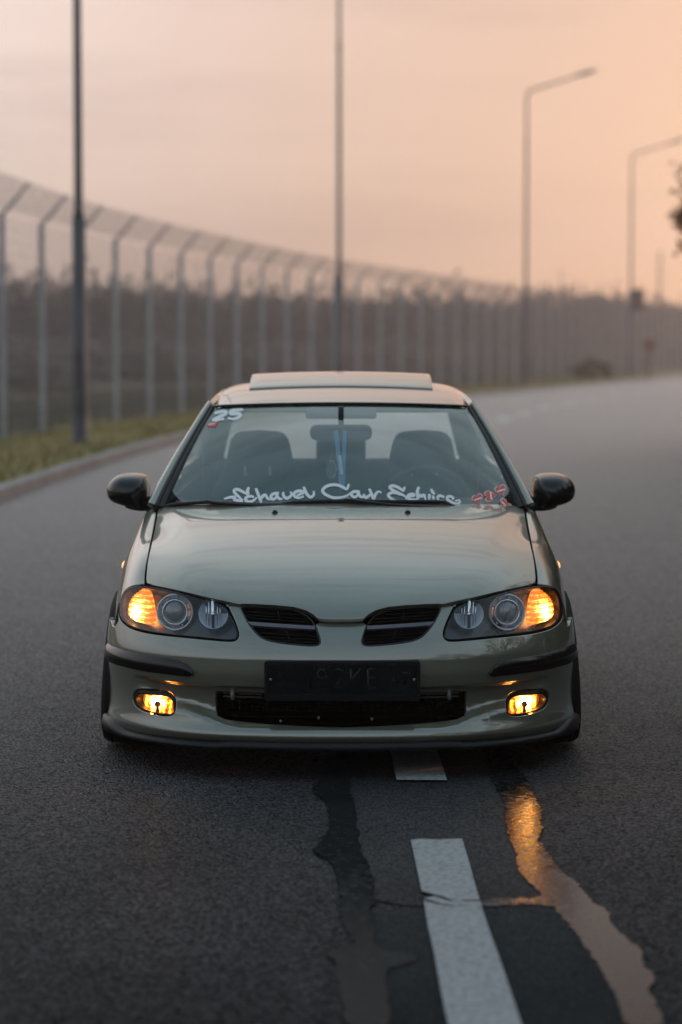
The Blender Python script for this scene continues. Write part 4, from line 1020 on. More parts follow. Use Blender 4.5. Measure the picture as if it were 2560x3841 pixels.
# ---------------- fenders, doors, quarters (mirrored)
def arch(uc, r, u0, u1, zc=.30, n=24):
    return [(uc + r * math.cos(a), zc + r * math.sin(a)) for a in np.linspace(math.acos(max(-1, min(1, (u0 - uc) / r))), math.acos(max(-1, min(1, (u1 - uc) / r))), n)]
UW = .83
fr = [(.425, .004), (.43, .05), (.450, .11), (.478, .19), (.508, .29), (.522, .40)]
fr = [(u, w) for u, w in fr] + side([(.535, .525), (.56, .488), (.585, .492), (.60, .520)])
ar = side([(UW + .338 * math.cos(a), .30 + .338 * math.sin(a)) for a in np.linspace(R(136), R(2), 22)])
ft = fr + ar + side([(1.168, .20)]) + [(1.27, 1.0)] + side([(1.285, .5), (1.29, .7)]) + [(1.285, .1), (1.28, .03), (1.25, .002), (1.0, .002), (.7, .002)]
fender = panel('fender', DS, ft, paint, car, step=.012, flange=.03, edge=.003, mirror=True, ref=(0, Y0 + 1, .3))
for s_, o_ in zip((1, -1), fender):
    ctr = D_fn(np.array([1.13, wz(1.13, .662)])); M_ = np.array([s_, 1, 1])
    bb = B(); bb.lathe([(0, .020), (.008, .018), (.014, .010), (.016, .0)], tuple(ctr * M_), (s_, -.15, .12), 16)
    bb.build('side_repeater', sidelit, o_, True)
dr1 = [(1.295, .03)] + side([(1.30, .7), (1.29, .5)]) + [(1.275, 1.0), (2.36, 1.0)] + side([(2.375, .5)]) + [(2.375, .03), (1.8, .0), (1.40, .0)]
dr2 = [(2.385, .03)] + side([(2.385, .5)]) + [(2.37, 1.0), (2.98, 1.0)] + side([(3.02, .40), (3.06, .52), (3.16, .66)]) + [(3.25, .1), (3.25, .0), (2.8, 0.0)]
ar2 = side([(UW + 2.535 + .338 * math.cos(a), .30 + .338 * math.sin(a)) for a in np.linspace(R(150), R(2), 22)])
dr3 = [(3.26, .01), (3.26, .1)] + side([(3.17, .665), (3.08, .53)]) + ar2 + [(3.72, .99), (4.14, .99), (4.14, .3), (4.13, .0), (3.7, 0.0)]
panel('front_door', DS, dr1, paint, car, step=.03, flange=.02, mirror=True, ref=(0, Y0 + 1.8, .3))
panel('rear_door', DS, dr2, paint, car, step=.03, flange=.02, mirror=True, ref=(0, Y0 + 2.8, .3))
panel('rear_quarter', DS, dr3, paint, car, step=.03, flange=.02, mirror=True, ref=(0, Y0 + 3.5, .3))
for s_ in (1, -1):
    for u in (2.2, 3.05):
        q = D_fn(np.array([u, wz(u, .78)])) * np.array([s_, 1, 1]); B().tube([q + np.array([s_ * .0, -.09, 0]), q + np.array([s_ * .025, -.07, .0]), q + np.array([s_ * .028, .07, .0]), q + np.array([0, .09, 0])], .011, 8).build('door_handle', blackplas, car, True)
    # black scuttle corner, sill, wheel-house
    B().box((s_ * .80, Y0 + 2.1, .17), (.06, 1.9, .08)).build('sill', blackplas, car)
    for uc in (UW, UW + 2.535):
        bb = B(); pts = [(uc + .37 * math.cos(a), .30 + .37 * math.sin(a)) for a in np.linspace(R(-20), R(200), 20)]
        v = [(s_ * .50, Y0 + u, z) for u, z in pts] + [(s_ * .83, Y0 + u, z) for u, z in pts]
        bb.add(v, [(j, j + 1, 21 + j, 20 + j) for j in range(19)] + [tuple(range(20))]); bb.build('wheel_house', blackmat, car)

# ---------------- greenhouse
XZ = Spl([.85, .93, 1.0, 1.115, 1.21, 1.29, 1.34], [.802, .772, .740, .681, .624, .573, .535])
def G_fn(ab):
    u, z = ab[..., 0], ab[..., 1]; x = XZ(z) * (1 - .10 * sstep(u, 2.7, 4.0)) - .012 * sstep(2.1 - u, 0, .8) * sstep(z, .9, 1.3)
    return np.stack([x, Y0 + u, z + 0 * u], -1)
GS = Surf(G_fn, (1.2, 4.0), (.85, 1.36), 40, 30)
ap0, ap1 = (1.345, .895), (2.02, 1.297)
gp = [ap0, (1.36, .885), (2.5, .915), (3.85, .95), (3.80, 1.0), (3.40, 1.295), (2.9, 1.33), (2.5, 1.333), (2.2, 1.325), ap1]
w1 = chaikin([(1.60, .955), (2.26, .965), (2.265, 1.275), (2.11, 1.275), (2.02, 1.245)], 1); w2 = chaikin([(2.34, .967), (3.25, .995), (3.32, 1.06), (3.12, 1.255), (2.34, 1.277)], 1)
sf = panel('window_frame', GS, gp, paint, car, holes=[w1, w2], step=.03, flange=.02, edge=.003, mirror=True, ref=(0, Y0 + 2.4, .9))
panel('side_window', GS, w1, sideglass, car, step=.04, off=-.012, flange=.002, mirror=True, ref=(0, Y0 + 2.4, .9))
panel('side_window', GS, w2, sideglass, car, step=.04, off=-.012, flange=.002, mirror=True, ref=(0, Y0 + 2.4, .9))
def W_fn(ab):
    a, b = ab[..., 0], ab[..., 1]; a2 = a * a
    xb = .722 + (.549 - .722) * b + .012 * b * (1 - b)
    ub = 1.115 + .185 * a2; ut = 1.80 + .12 * a2
    zb = .893 - .009 * a2; zt = 1.288 - .015 * a2
    bl = .030 * 4 * b * (1 - b) * (1 - .5 * a2)
    return np.stack([a * xb, Y0 + ub + (ut - ub) * b - bl * .5, zb + (zt - zb) * b + bl * .85], -1)
WS = Surf(W_fn, (-1.02, 1.02), (-.08, 1.03), 90, 80, sc=(.66, .80))
wc = chaikin([(-.985, .02), (-.5, -.05), (.5, -.05), (.985, .02), (.985, .5), (.985, .97), (.94, .992), (0, .992), (-.94, .992), (-.985, .97), (-.985, .5)], 1)
WREF = (0, Y0 + 2.5, .6)
wind = panel('windshield', WS, wc, wsglass, car, step=.02, flange=.002, edge=.002, ref=WREF)
# black frit band and top moulding
panel('frit_band', WS, [(-1, -.075), (-1, .035), (-.8, .005), (-.4, -.004), (0, -.006), (.4, -.004), (.8, .005), (1, .035), (1, -.075)], blackmat, wind, step=.03, off=-.006, flange=.001, ref=WREF)
top = [(a, 1.002) for a in np.linspace(-.99, .99, 30)]
P = W_fn(np.array(top)) + WS.nrm(np.array(top), WREF) * .004; B().tube([tuple(p) for p in P], .010, 8, flat=.6).build('top_moulding', blackgloss, wind, True)
# A pillars
for s_ in (1, -1):
    t = np.linspace(0, 1, 24); M = np.array([s_, 1, 1])
    e_in = W_fn(np.stack([np.full(24, .985), .0 + 1.0 * t], -1)) + np.array([0, 0, -.004])
    g_ab = np.array(ap0) + (np.array(ap1) - np.array(ap0)) * t[:, None]; e_out = G_fn(g_ab)
    d = e_out - e_in; nrm_ = np.array([.45, -.75, .5]); nrm_ /= np.linalg.norm(nrm_)
    rows = []
    for fr_, h_ in ((0, -.004), (.02, .010), (.16, .016), (.19, .008), (.28, .008), (.31, .016), (.44, .018), (.47, .002)): rows.append(e_in + d * fr_ + nrm_ * h_)
    v = np.vstack(rows) * M; n = 24; f = [(i * n + j, i * n + j + 1, (i + 1) * n + j + 1, (i + 1) * n + j) for i in range(len(rows) - 1) for j in range(n - 1)]
    bevel(mk('pillar_moulding', v, f if s_ > 0 else [q[::-1] for q in f], blackplas, car, smooth=False), .002)
    rows = [e_in + d * .46 + nrm_ * .0]
    for fr_, h_ in ((.48, .012), (.62, .021), (.80, .019), (.94, .008), (1.03, -.006)): rows.append(e_in + d * fr_ + nrm_ * h_)
    v = np.vstack(rows) * M; f = [(i * n + j, i * n + j + 1, (i + 1) * n + j + 1, (i + 1) * n + j) for i in range(len(rows) - 1) for j in range(n - 1)]
    mk('pillar', v, f if s_ > 0 else [q[::-1] for q in f], paint, car, smooth=True)
# roof
RZ = Spl([1.70, 1.80, 2.0, 2.2, 2.5, 2.8, 3.2, 3.6], [1.262, 1.290, 1.328, 1.353, 1.374, 1.380, 1.366, 1.325])
RX = Spl([0, .2, .35, .45, .50, .54, .575, .60], [0, .003, .009, .017, .027, .044, .074, .112])
def R_fn(ab): x, u = ab[..., 0], ab[..., 1]; return np.stack([x, Y0 + u, RZ(u) - RX(np.abs(x)) - .012 * (x / .55) ** 2 * sstep(2.3 - u, 0, .5)], -1)
RS = Surf(R_fn, (-.6, .6), (1.7, 3.6), 50, 60)
rr_ = [(.0, 1.812)] + [(x, 1.812 + .12 * (x / .549) ** 2) for x in (.1, .2, .3, .4, .48, .53, .556)] + [(.562, 1.98), (.574, 2.2), (.575, 2.6), (.562, 3.0), (.54, 3.35), (.50, 3.45), (.3, 3.5), (0, 3.51)]
roof_o = np.vstack([rr_, (np.array(rr_) * [-1, 1])[::-1][1:-1]])
roof = panel('roof', RS, roof_o, paint, car, step=.02, flange=.02, edge=.004, ref=(0, Y0 + 2.5, 0))
panel('headliner', RS, roof_o * [.97, 1], liner, car, step=.06, off=-.03, flange=.002, ref=(0, Y0 + 2.5, 0))
for s_ in (1, -1):
    P = [R_fn(np.array([s_ * (.532 + .012 * sstep(u, 1.95, 2.2)), u])) + np.array([0, 0, .001]) for u in np.linspace(1.93, 3.35, 24)]
    B().tube([tuple(p) for p in P], .006, 6, flat=.5).build('roof_moulding', blackplas, roof, True)
# tilted sunroof panel
v = []; nx_, nu_ = 21, 9
for k in range(nu_):
    q = k / (nu_ - 1); u = 2.22 + .40 * q
    for j in range(nx_):
        x = -.405 + .81 * j / (nx_ - 1); v.append(R_fn(np.array([x, u])) + np.array([0, 0,   .006 + .036 * q + .008 * math.sin(q * math.pi)]))
f = [(k * nx_ + j, k * nx_ + j + 1, (k + 1) * nx_ + j + 1, (k + 1) * nx_ + j) for k in range(nu_ - 1) for j in range(nx_ - 1)]
sr = mk('sunroof_panel', v, f, paint, roof, smooth=True); md = sr.modifiers.new('solid', 'SOLIDIFY'); md.thickness = .016; md.offset = -1; bevel(sr, .004, 3)
for s_ in (1, -1):
    v = []
    for k in range(9):
        q = k / 8; u = 2.22 + .40 * q; p = R_fn(np.array([s_ * .396, u])); v += [p - [0, 0, .01], p + [0, 0,   .002 + .036 * q + .008 * math.sin(q * math.pi) - .012]]
    mk('sunroof_gaiter', v, [(2 * k, 2 * k + 1, 2 * k + 3, 2 * k + 2) for k in range(8)], blackmat, roof)
v = [R_fn(np.array([x, 2.62])) + np.array([0, 0, dz]) for dz in (-.01, .026) for x in np.linspace(-.396, .396, 9)]
mk('sunroof_gaiter', v, [(j, j + 1, 10 + j, 9 + j) for j in range(8)], blackmat, roof)
# rear window, tailgate, rear bumper
v = []; 
for q in np.linspace(0, 1, 7):
    for a in np.linspace(-1, 1, 11): v.append((a * (.50 + .10 * q), Y0 + 3.48 + .38 * q + .03 * math.sin(q * 3.1) - .08 * a * a, 1.325 - .36 * q - .03 * a * a * (1 - q) + .03 * math.sin(q * 3.1)))
f = [(i * 11 + j, i * 11 + j + 1, (i + 1) * 11 + j + 1, (i + 1) * 11 + j) for i in range(6) for j in range(10)]
mk('rear_window', v, f, sideglass, car, smooth=True)
for s_ in (1, -1):
    v = [(s_ * .50, Y0 + 3.40, 1.295), (s_ * .60, Y0 + 3.78, .955), (s_ * .70, Y0 + 3.86, .95), (s_ * .56, Y0 + 3.36, 1.30)]
    mk('rear_pillar', v, [(0, 1, 2, 3)], paint, car)
v = []
for z, du in ((.965, -.28), (.93, -.10), (.80, -.02), (.60, 0), (.45, .03), (.40, .05), (.22, .03)):
    for a in np.linspace(-1, 1, 15): v.append((a * .70, Y0 + 4.16 + du - .06 * a ** 4, z))
mk('tailgate', v, [(i * 15 + j, i * 15 + j + 1, (i + 1) * 15 + j + 1, (i + 1) * 15 + j) for i in range(6) for j in range(14)], paint, car, smooth=True)
for s_ in (1, -1): bevel(B().box((s_ * .60, Y0 + 4.15, .78), (.16, .06, .26)).build('tail_light', mat('tail_red', (.35, .01, .01), .2), car), .02)
B().box((0, Y0 + 2.1, .16), (1.40, 3.7, .04)).build('underbody', blackmat, car)
B().box((0, Y0 + .62, .32), (1.0, .5, .30)).build('engine_block', blackmat, car)

# scuttle, wipers
v = []
for t in np.linspace(-1, 1, 31):
    a = H_fn(np.array([t * .73, .985])) - [0, 0, .035]; b = W_fn(np.array([t, -.01])) - [0, 0, .012]
    v += [a, b, b + [0, .12, -.05]]
mk('scuttle_panel', v, [q for i in range(30) for q in ((3 * i, 3 * i + 1, 3 * i + 4, 3 * i + 3), (3 * i + 1, 3 * i + 2, 3 * i + 5, 3 * i + 4))], blackplas, car, smooth=True)
zt_ = lambda pts: [(620 + x / 1.170, 1780 + y / 1.170) for x, y in pts]
def onw(px, off):
    fo = lambda ab: W_fn(ab) + WS.nrm(ab, WREF) * off
    q = Surf(fo, (-1.02, 1.02), (-.12, .6), 60, 40).inv([px])[0]; return fo(q)
def wiper(blade, arm, bo):
    root = empty('wiper', onw(blade[0], 0)); root['_abs'] = 1; root.parent = car; root.location = Vector(root.location) - Vector(car.location)
    def fix(o): o.parent = root; o.location = -(Vector(root.location) + Vector(car.location)); return o
    P = [onw(q, bo) for q in resample(np.array(blade), 30, False)]
    fix(B().tube([tuple(p) for p in P], [.004] + [.0075] * (len(P) - 2) + [.004], 8).build('blade', blackplas, car, True))
    P = [onw(q, .006) for q in resample(np.array(blade), 30, False)]
    fix(B().tube([tuple(p) for p in P], .004, 6).build('rubber', rubber, car, True))
    P = [onw(q[:2], q[2]) for q in arm]; fix(B().tube([tuple(p) for p in P], [q[3] for q in arm], 8, flat=.7).build('arm', blackplas, car, True))
w = zt_([(0, 137), (60, 130), (130, 124), (180, 121), (300, 127), (420, 133), (600, 136)])
wiper(w, [(*zt_([(560, 140)])[0], .02, .010), (*zt_([(380, 134)])[0], .03, .008), (*zt_([(250, 126)])[0], .035, .008), (*zt_([(180, 114)])[0], .03, .006)], .018)
w = zt_([(495, 133), (560, 123), (700, 117), (830, 117), (1000, 119), (1230, 120)])
wiper(w, [(*zt_([(1265, 155)])[0], .012, .016), (*zt_([(1180, 150)])[0], .03, .015), (*zt_([(1110, 143)])[0], .035, .012), (*zt_([(980, 132)])[0], .035, .008), (*zt_([(880, 120)])[0], .03, .008), (*zt_([(790, 108)])[0], .025, .006)], .018)
o = B().tube([tuple(onw(q, .014)) for q in zt_([(1225, 121), (1270, 150)])], [.010, .013], 8).build('wiper_tip', blackplas, car, True)

# ---------------- door mirrors
def mirror(sg):
    root = empty('door_mirror', (sg * .80, Y0 + 1.5, .95)); root['_abs'] = 1; root.parent = car; root.location = Vector(root.location) - Vector(car.location)
    def fix(o): o.parent = root; o.location = -(Vector(root.location) + Vector(car.location)); return o
    ym = Y0 + 1.52
    zr = lambda pts: [(1960 + x / 6.533, 1750 + y / 6.535) for x, y in pts]
    ol = zr([(312, 300), (370, 225), (480, 190), (650, 175), (830, 178), (980, 195), (1100, 245), (1200, 320), (1280, 440), (1312, 570), (1300, 700), (1240, 810), (1130, 890), (950, 950), (760, 1000), (600, 1040), (440, 1060), (360, 980), (300, 800), (262, 650), (262, 480), (280, 370)])
    ol = chaikin(ol, 2); P = np.array([PY(*q, ym) for q in ol]); c = P.mean(0)
    rows = []
    for sc_, dy in ((1.0, .075), (1.0, .03), (.965, -.015), (.88, -.05), (.72, -.082), (.48, -.104), (.2, -.113)):
        rows.append((P - c) * sc_ + c + np.array([-.012 * (1 - sc_), dy, -.010 * (1 - sc_)]))
    n = len(P); v = np.vstack(rows + [(c + [0, -.114, -.008])[None]]); f = [(i * n + j, i * n + (j + 1) % n, (i + 1) * n + (j + 1) % n, (i + 1) * n + j) for i in range(len(rows) - 1) for j in range(n)]
    f += [(6 * n + j, 6 * n + (j + 1) % n, len(v) - 1) for j in range(n)]
    v = v * np.array([sg, 1, 1])
    if sg < 0: f = [q[::-1] for q in f]
    fix(mk('shell', v, f, blackgloss2, car, smooth=True))
    gl = np.vstack([(P - c) * .97 + c + [0, .072, 0]]) * np.array([sg, 1, 1])
    fix(mk('mirror_glass', gl, [tuple(range(n))], chrome, car))
    a = PY(*zr([(330, 950)])[0], ym) ; b_ = PY(*zr([(150, 850)])[0], Y0 + 1.50)
    M = np.array([sg, 1, 1])
    fix(subsurf(B().tube([tuple((a + [.10, .02, .01]) * M), tuple((a + [.02, .01, .0]) * M), tuple(((a + b_) / 2 + [.0, 0, .0]) * M), tuple((b_ + [-.03, .02, .0]) * M), tuple((b_ + [-.09, .05, .0]) * M)], [.030, .036, .036, .042, .046], 10, flat=.85).build('foot', blackplas, car, True), 1))
blackgloss2 = mat('mirror_shell_black', (.004, .005, .006), .10, Specular_IOR_Level=.5)
for sg in (1, -1): mirror(sg)

# ---------------- wheels
def wheel(sg, uc, front):
    c = Vector((sg * (.782 if front else .78), Y0 + uc, .298)); root = empty('wheel', c - Vector(car.location)); root.parent = car
    root.rotation_euler = (0, R(-4.5) * sg if front else R(-3) * sg, 0)
    w = .112
    prof = [(-w * .9, .215), (-w, .235), (-w * 1.02, .262), (-w * .96, .284), (-w * .80, .2955), (-w * .4, .298), (0, .2985), (w * .4, .298), (w * .80, .2955), (w * .96, .284), (w * 1.02, .262), (w, .235), (w * .9, .215)]
    t = B().lathe(prof, (0, 0, 0), (sg, 0, 0), 48).build('tyre', rubber, root, True)
    bb = B()
    for k in (-.62, -.2, .2, .62): bb.lathe([(w * k - .004, .2991), (w * k, .2965), (w * k + .004, .2991)], (0, 0, 0), (sg, 0, 0), 48)
    bb.build('tread_groove', blackmat, t)
    B().lathe([(-w * .9, .215), (-w * .7, .20), (w * .5, .195), (w * .85, .208), (w * .93, .217), (w * .88, .2)], (0, 0, 0), (sg, 0, 0), 40).build('rim', alloy, root, True)
    bb = B(); bb.lathe([(w * .55, .0), (w * .6, .04), (w * .45, .055)], (0, 0, 0), (sg, 0, 0), 20)
    for k in range(5):
        a = k * 2 * math.pi / 5; bb.tube([(sg * w * .5, math.cos(a) * .03, math.sin(a) * .03), (sg * w * .6, math.cos(a) * .12, math.sin(a) * .12), (sg * w * .75, math.cos(a) * .205, math.sin(a) * .205)], [.03, .024, .028], 8, flat=.6)
    bb.build('spoke', alloy, root, True)
    B().lathe([(-.02, .0), (-.02, .13), (.0, .13), (.0, .0)], (0, 0, 0), (sg, 0, 0), 24).build('brake_disc', alloy, root)
for sg in (1, -1):
    wheel(sg, UW, True); wheel(sg, UW + 2.535, False)

# ---------------- cabin
B().box((0, Y0 + 2.4, .30), (1.36, 2.6, .06)).build('cabin_floor', cabinplas, car)
for s_ in (1, -1): B().box((s_ * .715, Y0 + 2.5, .60), (.03, 2.3, .60)).build('door_card', cabinplas, car)
v = []
for t in np.linspace(-1, 1, 25):
    b = W_fn(np.array([t * .97, -.02])) - [0, 0, .012]; zz = .03 * math.exp(-((t * .70 - .36) / .18) ** 2)
    v += [b, (t * .70, Y0 + 1.50, .895 + zz * .4), (t * .70, Y0 + 1.74, .885 + zz), (t * .70, Y0 + 1.80, .83 + zz), (t * .70, Y0 + 1.80, .45)]
bevel(mk('dashboard', v, [(5 * i + j, 5 * i + j + 1, 5 * i + j + 6, 5 * i + j + 5) for i in range(24) for j in range(4)], cabinplas, car, smooth=True), .01)
# steering wheel: driver sits on the side of +X
root = empty('steering_wheel', (0.36, Y0 + 1.93, .87)); root.parent = car; root.location = Vector((.36, Y0 + 1.90, .855)) - Vector(car.location); root.rotation_euler = (R(-62), 0, 0)
pts = [(.185 * math.cos(a), .185 * math.sin(a), 0) for a in np.linspace(0, 2 * math.pi, 33)]
B().tube(pts, .015, 8, False).build('rim', cabinplas, root, True)
bb = B(); bb.lathe([(-.03, .0), (-.03, .06), (.0, .075), (.03, .07), (.03, 0)], (0, 0, 0), (0, 0, 1), 20)
for a in (0, math.pi, -math.pi / 2): bb.tube([(0, 0, 0), (.18 * math.cos(a), .18 * math.sin(a), 0)], .016, 6, flat=.5)
bb.build('hub', cabinplas, root, True)
def seat(x, u):
    root = empty('front_seat', (x, Y0 + u, .36)); root.parent = car; root.location = Vector((x, Y0 + u, .36)) - Vector(car.location)
    secs = [(.0, .25, .10, -.05), (.18, .265, .11, .0), (.38, .26, .10, .05), (.52, .225, .085, .09), (.60, .165, .07, .11), (.68, .15, .065, .13), (.76, .135, .055, .145), (.795, .10, .03, .15)]
    v = []; n = 16
    for z, w_, d_, dy in secs:
        for k in range(n):
            a = 2 * math.pi * k / n; cx = math.copysign(abs(math.cos(a)) ** .6, math.cos(a)); cy = math.copysign(abs(math.sin(a)) ** .6, math.sin(a))
            v.append((cx * w_, dy + cy * d_, z))
    f = [(i * n + j, i * n + (j + 1) % n, (i + 1) * n + (j + 1) % n, (i + 1) * n + j) for i in range(len(secs) - 1) for j in range(n)] + [tuple((len(secs) - 1) * n + j for j in range(n))]
    subsurf(mk('backrest', v, f, cabin, root, smooth=True), 1)
    subsurf(bevel(B().box((0, -.25, .02), (.50, .52, .16)).build('cushion', cabin, root, True), .04, 2), 1)
for x in (-.37, .37): seat(x, 2.42)
bevel(B().box((0, Y0 + 3.28, .68), (1.28, .16, .60)).build('rear_bench', cabin, car, True), .05, 3)
bevel(B().box((0, Y0 + 3.05, .42), (1.28, .5, .16)).build('rear_cushion', cabin, car, True), .05, 3)
for x in (-.42, 0, .42):
    bevel(B().box((x, Y0 + 3.30, 1.03), (.24, .10, .15)).build('rear_headrest', cabin, car, True), .035, 3)
B().box((0, Y0 + 3.62, .93), (1.24, .5, .03)).build('parcel_shelf', cabinplas, car)
# interior mirror, visors, seat belts
mc = W_fn(np.array([0, .80])) + np.array([0, .10, -.055])
root = empty('interior_mirror', mc); root.parent = car; root.location = Vector(mc) - Vector(car.location)
o = slab('mirror_housing', rrect(.262, .066, .028), -.02, .02, cabinplas, root); bevel(o, .008, 3)
B().tube([(0, 0, .02), (0, -.03, .06), (0, -.05, .11)], .012, 8).build('stalk', cabinplas, root, True)
visor_m = mat('visor_fabric', (.13, .13, .14), .9)
for s_ in (-1, 1):
    q = W_fn(np.array([s_ * .5, .97])) + np.array([0, .16, .0]); bevel(B().box(q, (.40, .17, .016), Matrix.Rotation(R(12), 3, 'X')).build('sun_visor', visor_m, car), .006)
q = W_fn(np.array([0, .955])) + np.array([0, .06, -.012]); bevel(B().box(q, (.30, .12, .03), Matrix.Rotation(R(25), 3, 'X')).build('overhead_console', visor_m, car), .01)
belt = mat('seat_belt', (.10, .10, .11), .7)
for s_ in (-1, 1):
    B().tube([(s_ * .63, Y0 + 2.52, 1.12), (s_ * .62, Y0 + 2.50, .85), (s_ * .60, Y0 + 2.45, .5)], .022, 6, flat=.15).build('seat_belt', belt, car)
    for dx in (-.055, .055): B().tube([(s_ * .37 + dx, Y0 + 2.285, .96), (s_ * .37 + dx, Y0 + 2.29, 1.0)], .006, 6).build('headrest_slot', mat('slot_grey', (.3, .3, .3), .4, .5), car)
# things hanging from the mirror
blue = mat('blue_ribbon', (.10, .28, .52), .6); bluew = mat('pale_blue_print', (.55, .68, .78), .6)
lan = empty('lanyard', tuple(mc + [0, -.035, -.02]), 'blue lanyard hanging from the interior mirror', 'lanyard')
def rib(a, b, w_, m, nm, par, lean=0):
    a, b = Vector(a), Vector(b); d = (b - a).normalized(); s2 = Vector((1, .2, 0)).cross(d).cross(d).normalized() * w_ / 2; t_ = d.cross(s2).normalized() * .001
    v = [a - s2 - t_, a + s2 - t_, b + s2 - t_, b - s2 - t_, a - s2 + t_, a + s2 + t_, b + s2 + t_, b - s2 + t_]
    return mk(nm, v, [(0, 1, 2, 3), (7, 6, 5, 4), (0, 4, 5, 1), (1, 5, 6, 2), (2, 6, 7, 3), (3, 7, 4, 0)], m, par)
rib((-.022, 0, .03), (.004, 0, -.22), .018, blue, 'strap', lan); rib((.016, .006, .03), (.008, .006, -.22), .016, blue, 'strap', lan)
rib((-.006, -.003, -.075), (.003, -.003, -.155), .014, bluew, 'strap_print', lan)
o = slab('card_holder', rrect(.075, .10, .006), -.003, .003, mat('card_sleeve', (.16, .24, .28), .3), lan, -.30)
for x in (-.034, .034): B().box((x, -.004, -.30), (.008, .003, .098)).build('card_edge', bluew, lan)
B().box((0, -.004, -.252), (.07, .003, .008)).build('card_edge', bluew, lan)
af = empty('air_freshener', tuple(mc + [-.042, -.03, -.02]), 'flat oval air freshener hanging left of the blue lanyard', 'air freshener')
B().tube([(0.01, 0, .02), (0, 0, -.10)], .001, 5).build('string', belt, af)
slab('disc', [(.022 * math.cos(a), .038 * math.sin(a)) for a in np.linspace(0, 2 * math.pi, 24, endpoint=False)], -.002, .002, mat('freshener_card', (.09, .10, .10), .6), af, -.135)
B().tube([(.022 * math.cos(a), -.002, -.135 + .038 * math.sin(a)) for a in np.linspace(-1.2, 1.9, 12)], .002, 5).build('rim', mat('pale_grey_plastic', (.3, .32, .32), .5), af)

# ---------------- lettering and stickers on the windscreen
def wstroke(strokes, width, m, name, parent, off, k=2):
    """flat lettering stroke on the glass; strokes in photo pixels"""
    v = []; f = []
    for st_ in strokes:
        p = chaikin(np.array(st_, float), k, False) if len(st_) > 2 else np.array(st_, float)
        p = resample(p, 3.0, False); t = np.gradient(p, axis=0); t /= np.linalg.norm(t, axis=1, keepdims=True) + 1e-9; n = np.stack([-t[:, 1], t[:, 0]], -1)
        kk = len(p); q = np.linspace(0, 1, kk); wv = width * (.62 + .38 * np.sin(np.pi * np.clip(q * 1.1 + .02, 0, 1)) ** .5)
        a = WS.inv(p + n * wv[:, None] / 2); b = WS.inv(p - n * wv[:, None] / 2)
        A = W_fn(a) + WS.nrm(a, WREF) * off; Bq = W_fn(b) + WS.nrm(b, WREF) * off; s0 = len(v)
        off += .00004
        for x, y in zip(A, Bq): v += [x, y]
        f += [(s0 + 2 * i, s0 + 2 * i + 1, s0 + 2 * i + 3, s0 + 2 * i + 2) for i in range(kk - 1)]
    return mk(name, v, f, m, parent)
za = lambda s: [[(840 + x / 4.356, 1800 + y / 4.356) for x, y in t] for t in s]
zb = lambda s: [[(1180 + x / 5.6, 1800 + y / 5.6) for x, y in t] for t in s]
zc = lambda s: [[(1440 + x / 5.227, 1800 + y / 5.227) for x, y in t] for t in s]
LET = [
 za([[(418, 128), (385, 180), (412, 248)], [(405, 248), (320, 205), (240, 163), (190, 163), (166, 192), (190, 230), (255, 290), (318, 348)], [(318, 356), (230, 345), (160, 325), (200, 288), (110, 290), (8, 320)]]),
 za([[(498, 290), (440, 272), (380, 285), (353, 315), (375, 355), (430, 368), (490, 345), (545, 295)]]),
 za([[(528, 145), (560, 230), (590, 310), (618, 380)], [(612, 325), (640, 268), (682, 248), (702, 285), (725, 322), (765, 325)]]),
 za([[(905, 222), (840, 228), (790, 245), (768, 290), (790, 328), (840, 320), (868, 270), (858, 228)], [(862, 228), (880, 290), (920, 325), (965, 318)]]),
 za([[(990, 212), (968, 230), (985, 282), (1030, 315), (1090, 285), (1118, 230), (1085, 200)]]),
 za([[(1195, 262), (1325, 215), (1260, 183), (1180, 198), (1138, 242), (1170, 290), (1240, 306), (1312, 275)]]),
 za([[(1308, 120), (1330, 180), (1360, 250), (1420, 297), (1462, 270), (1482, 220), (1462, 190)]]),
 zb([[(725, 95), (700, 180), (672, 215), (600, 160), (500, 120), (400, 110), (280, 130), (188, 190), (168, 250), (220, 312), (320, 362), (420, 390), (560, 382), (680, 345), (762, 288)]]),
 zb([[(955, 258), (860, 248), (790, 270), (768, 320), (820, 372), (880, 366), (918, 320), (880, 268)], [(930, 250), (930, 320), (980, 375), (1045, 368)]]),
 zb([[(1045, 308), (1038, 350), (1080, 387), (1140, 355), (1182, 298)], [(1152, 195), (1190, 280), (1220, 360), (1246, 415), (1270, 340), (1310, 270), (1370, 253), (1405, 288)]]),
 zc([[(408, 145), (395, 200), (390, 228), (320, 180), (230, 130), (150, 123), (108, 155), (150, 195), (260, 250), (370, 300), (435, 345), (450, 395)], [(345, 302), (250, 265), (160, 253), (93, 290), (88, 330), (150, 382), (240, 418)]]),
 zc([[(480, 330), (602, 320), (590, 290), (530, 288), (468, 320), (480, 367), (540, 397), (645, 387)]]),
 zc([[(692, 145), (655, 220), (660, 300), (665, 395)]]),
 zc([[(668, 390), (700, 285), (745, 352), (788, 278), (818, 400)]]),
 zc([[(897, 285), (888, 395)], [(928, 185), (940, 230), (995, 295)], [(965, 318), (977, 395)]]),
 zc([[(1185, 352), (1120, 320), (1070, 323), (1048, 370), (1085, 400)]]),
 zc([[(1330, 392), (1372, 370), (1330, 335), (1260, 328), (1228, 370), (1290, 430), (1400, 482), (1472, 470), (1497, 425), (1460, 400), (1395, 430)]])]
for i, s_ in enumerate(LET):
    wstroke(s_, 11.5 if i < 13 else 10.5, white, 'lettering', wind, .0025)
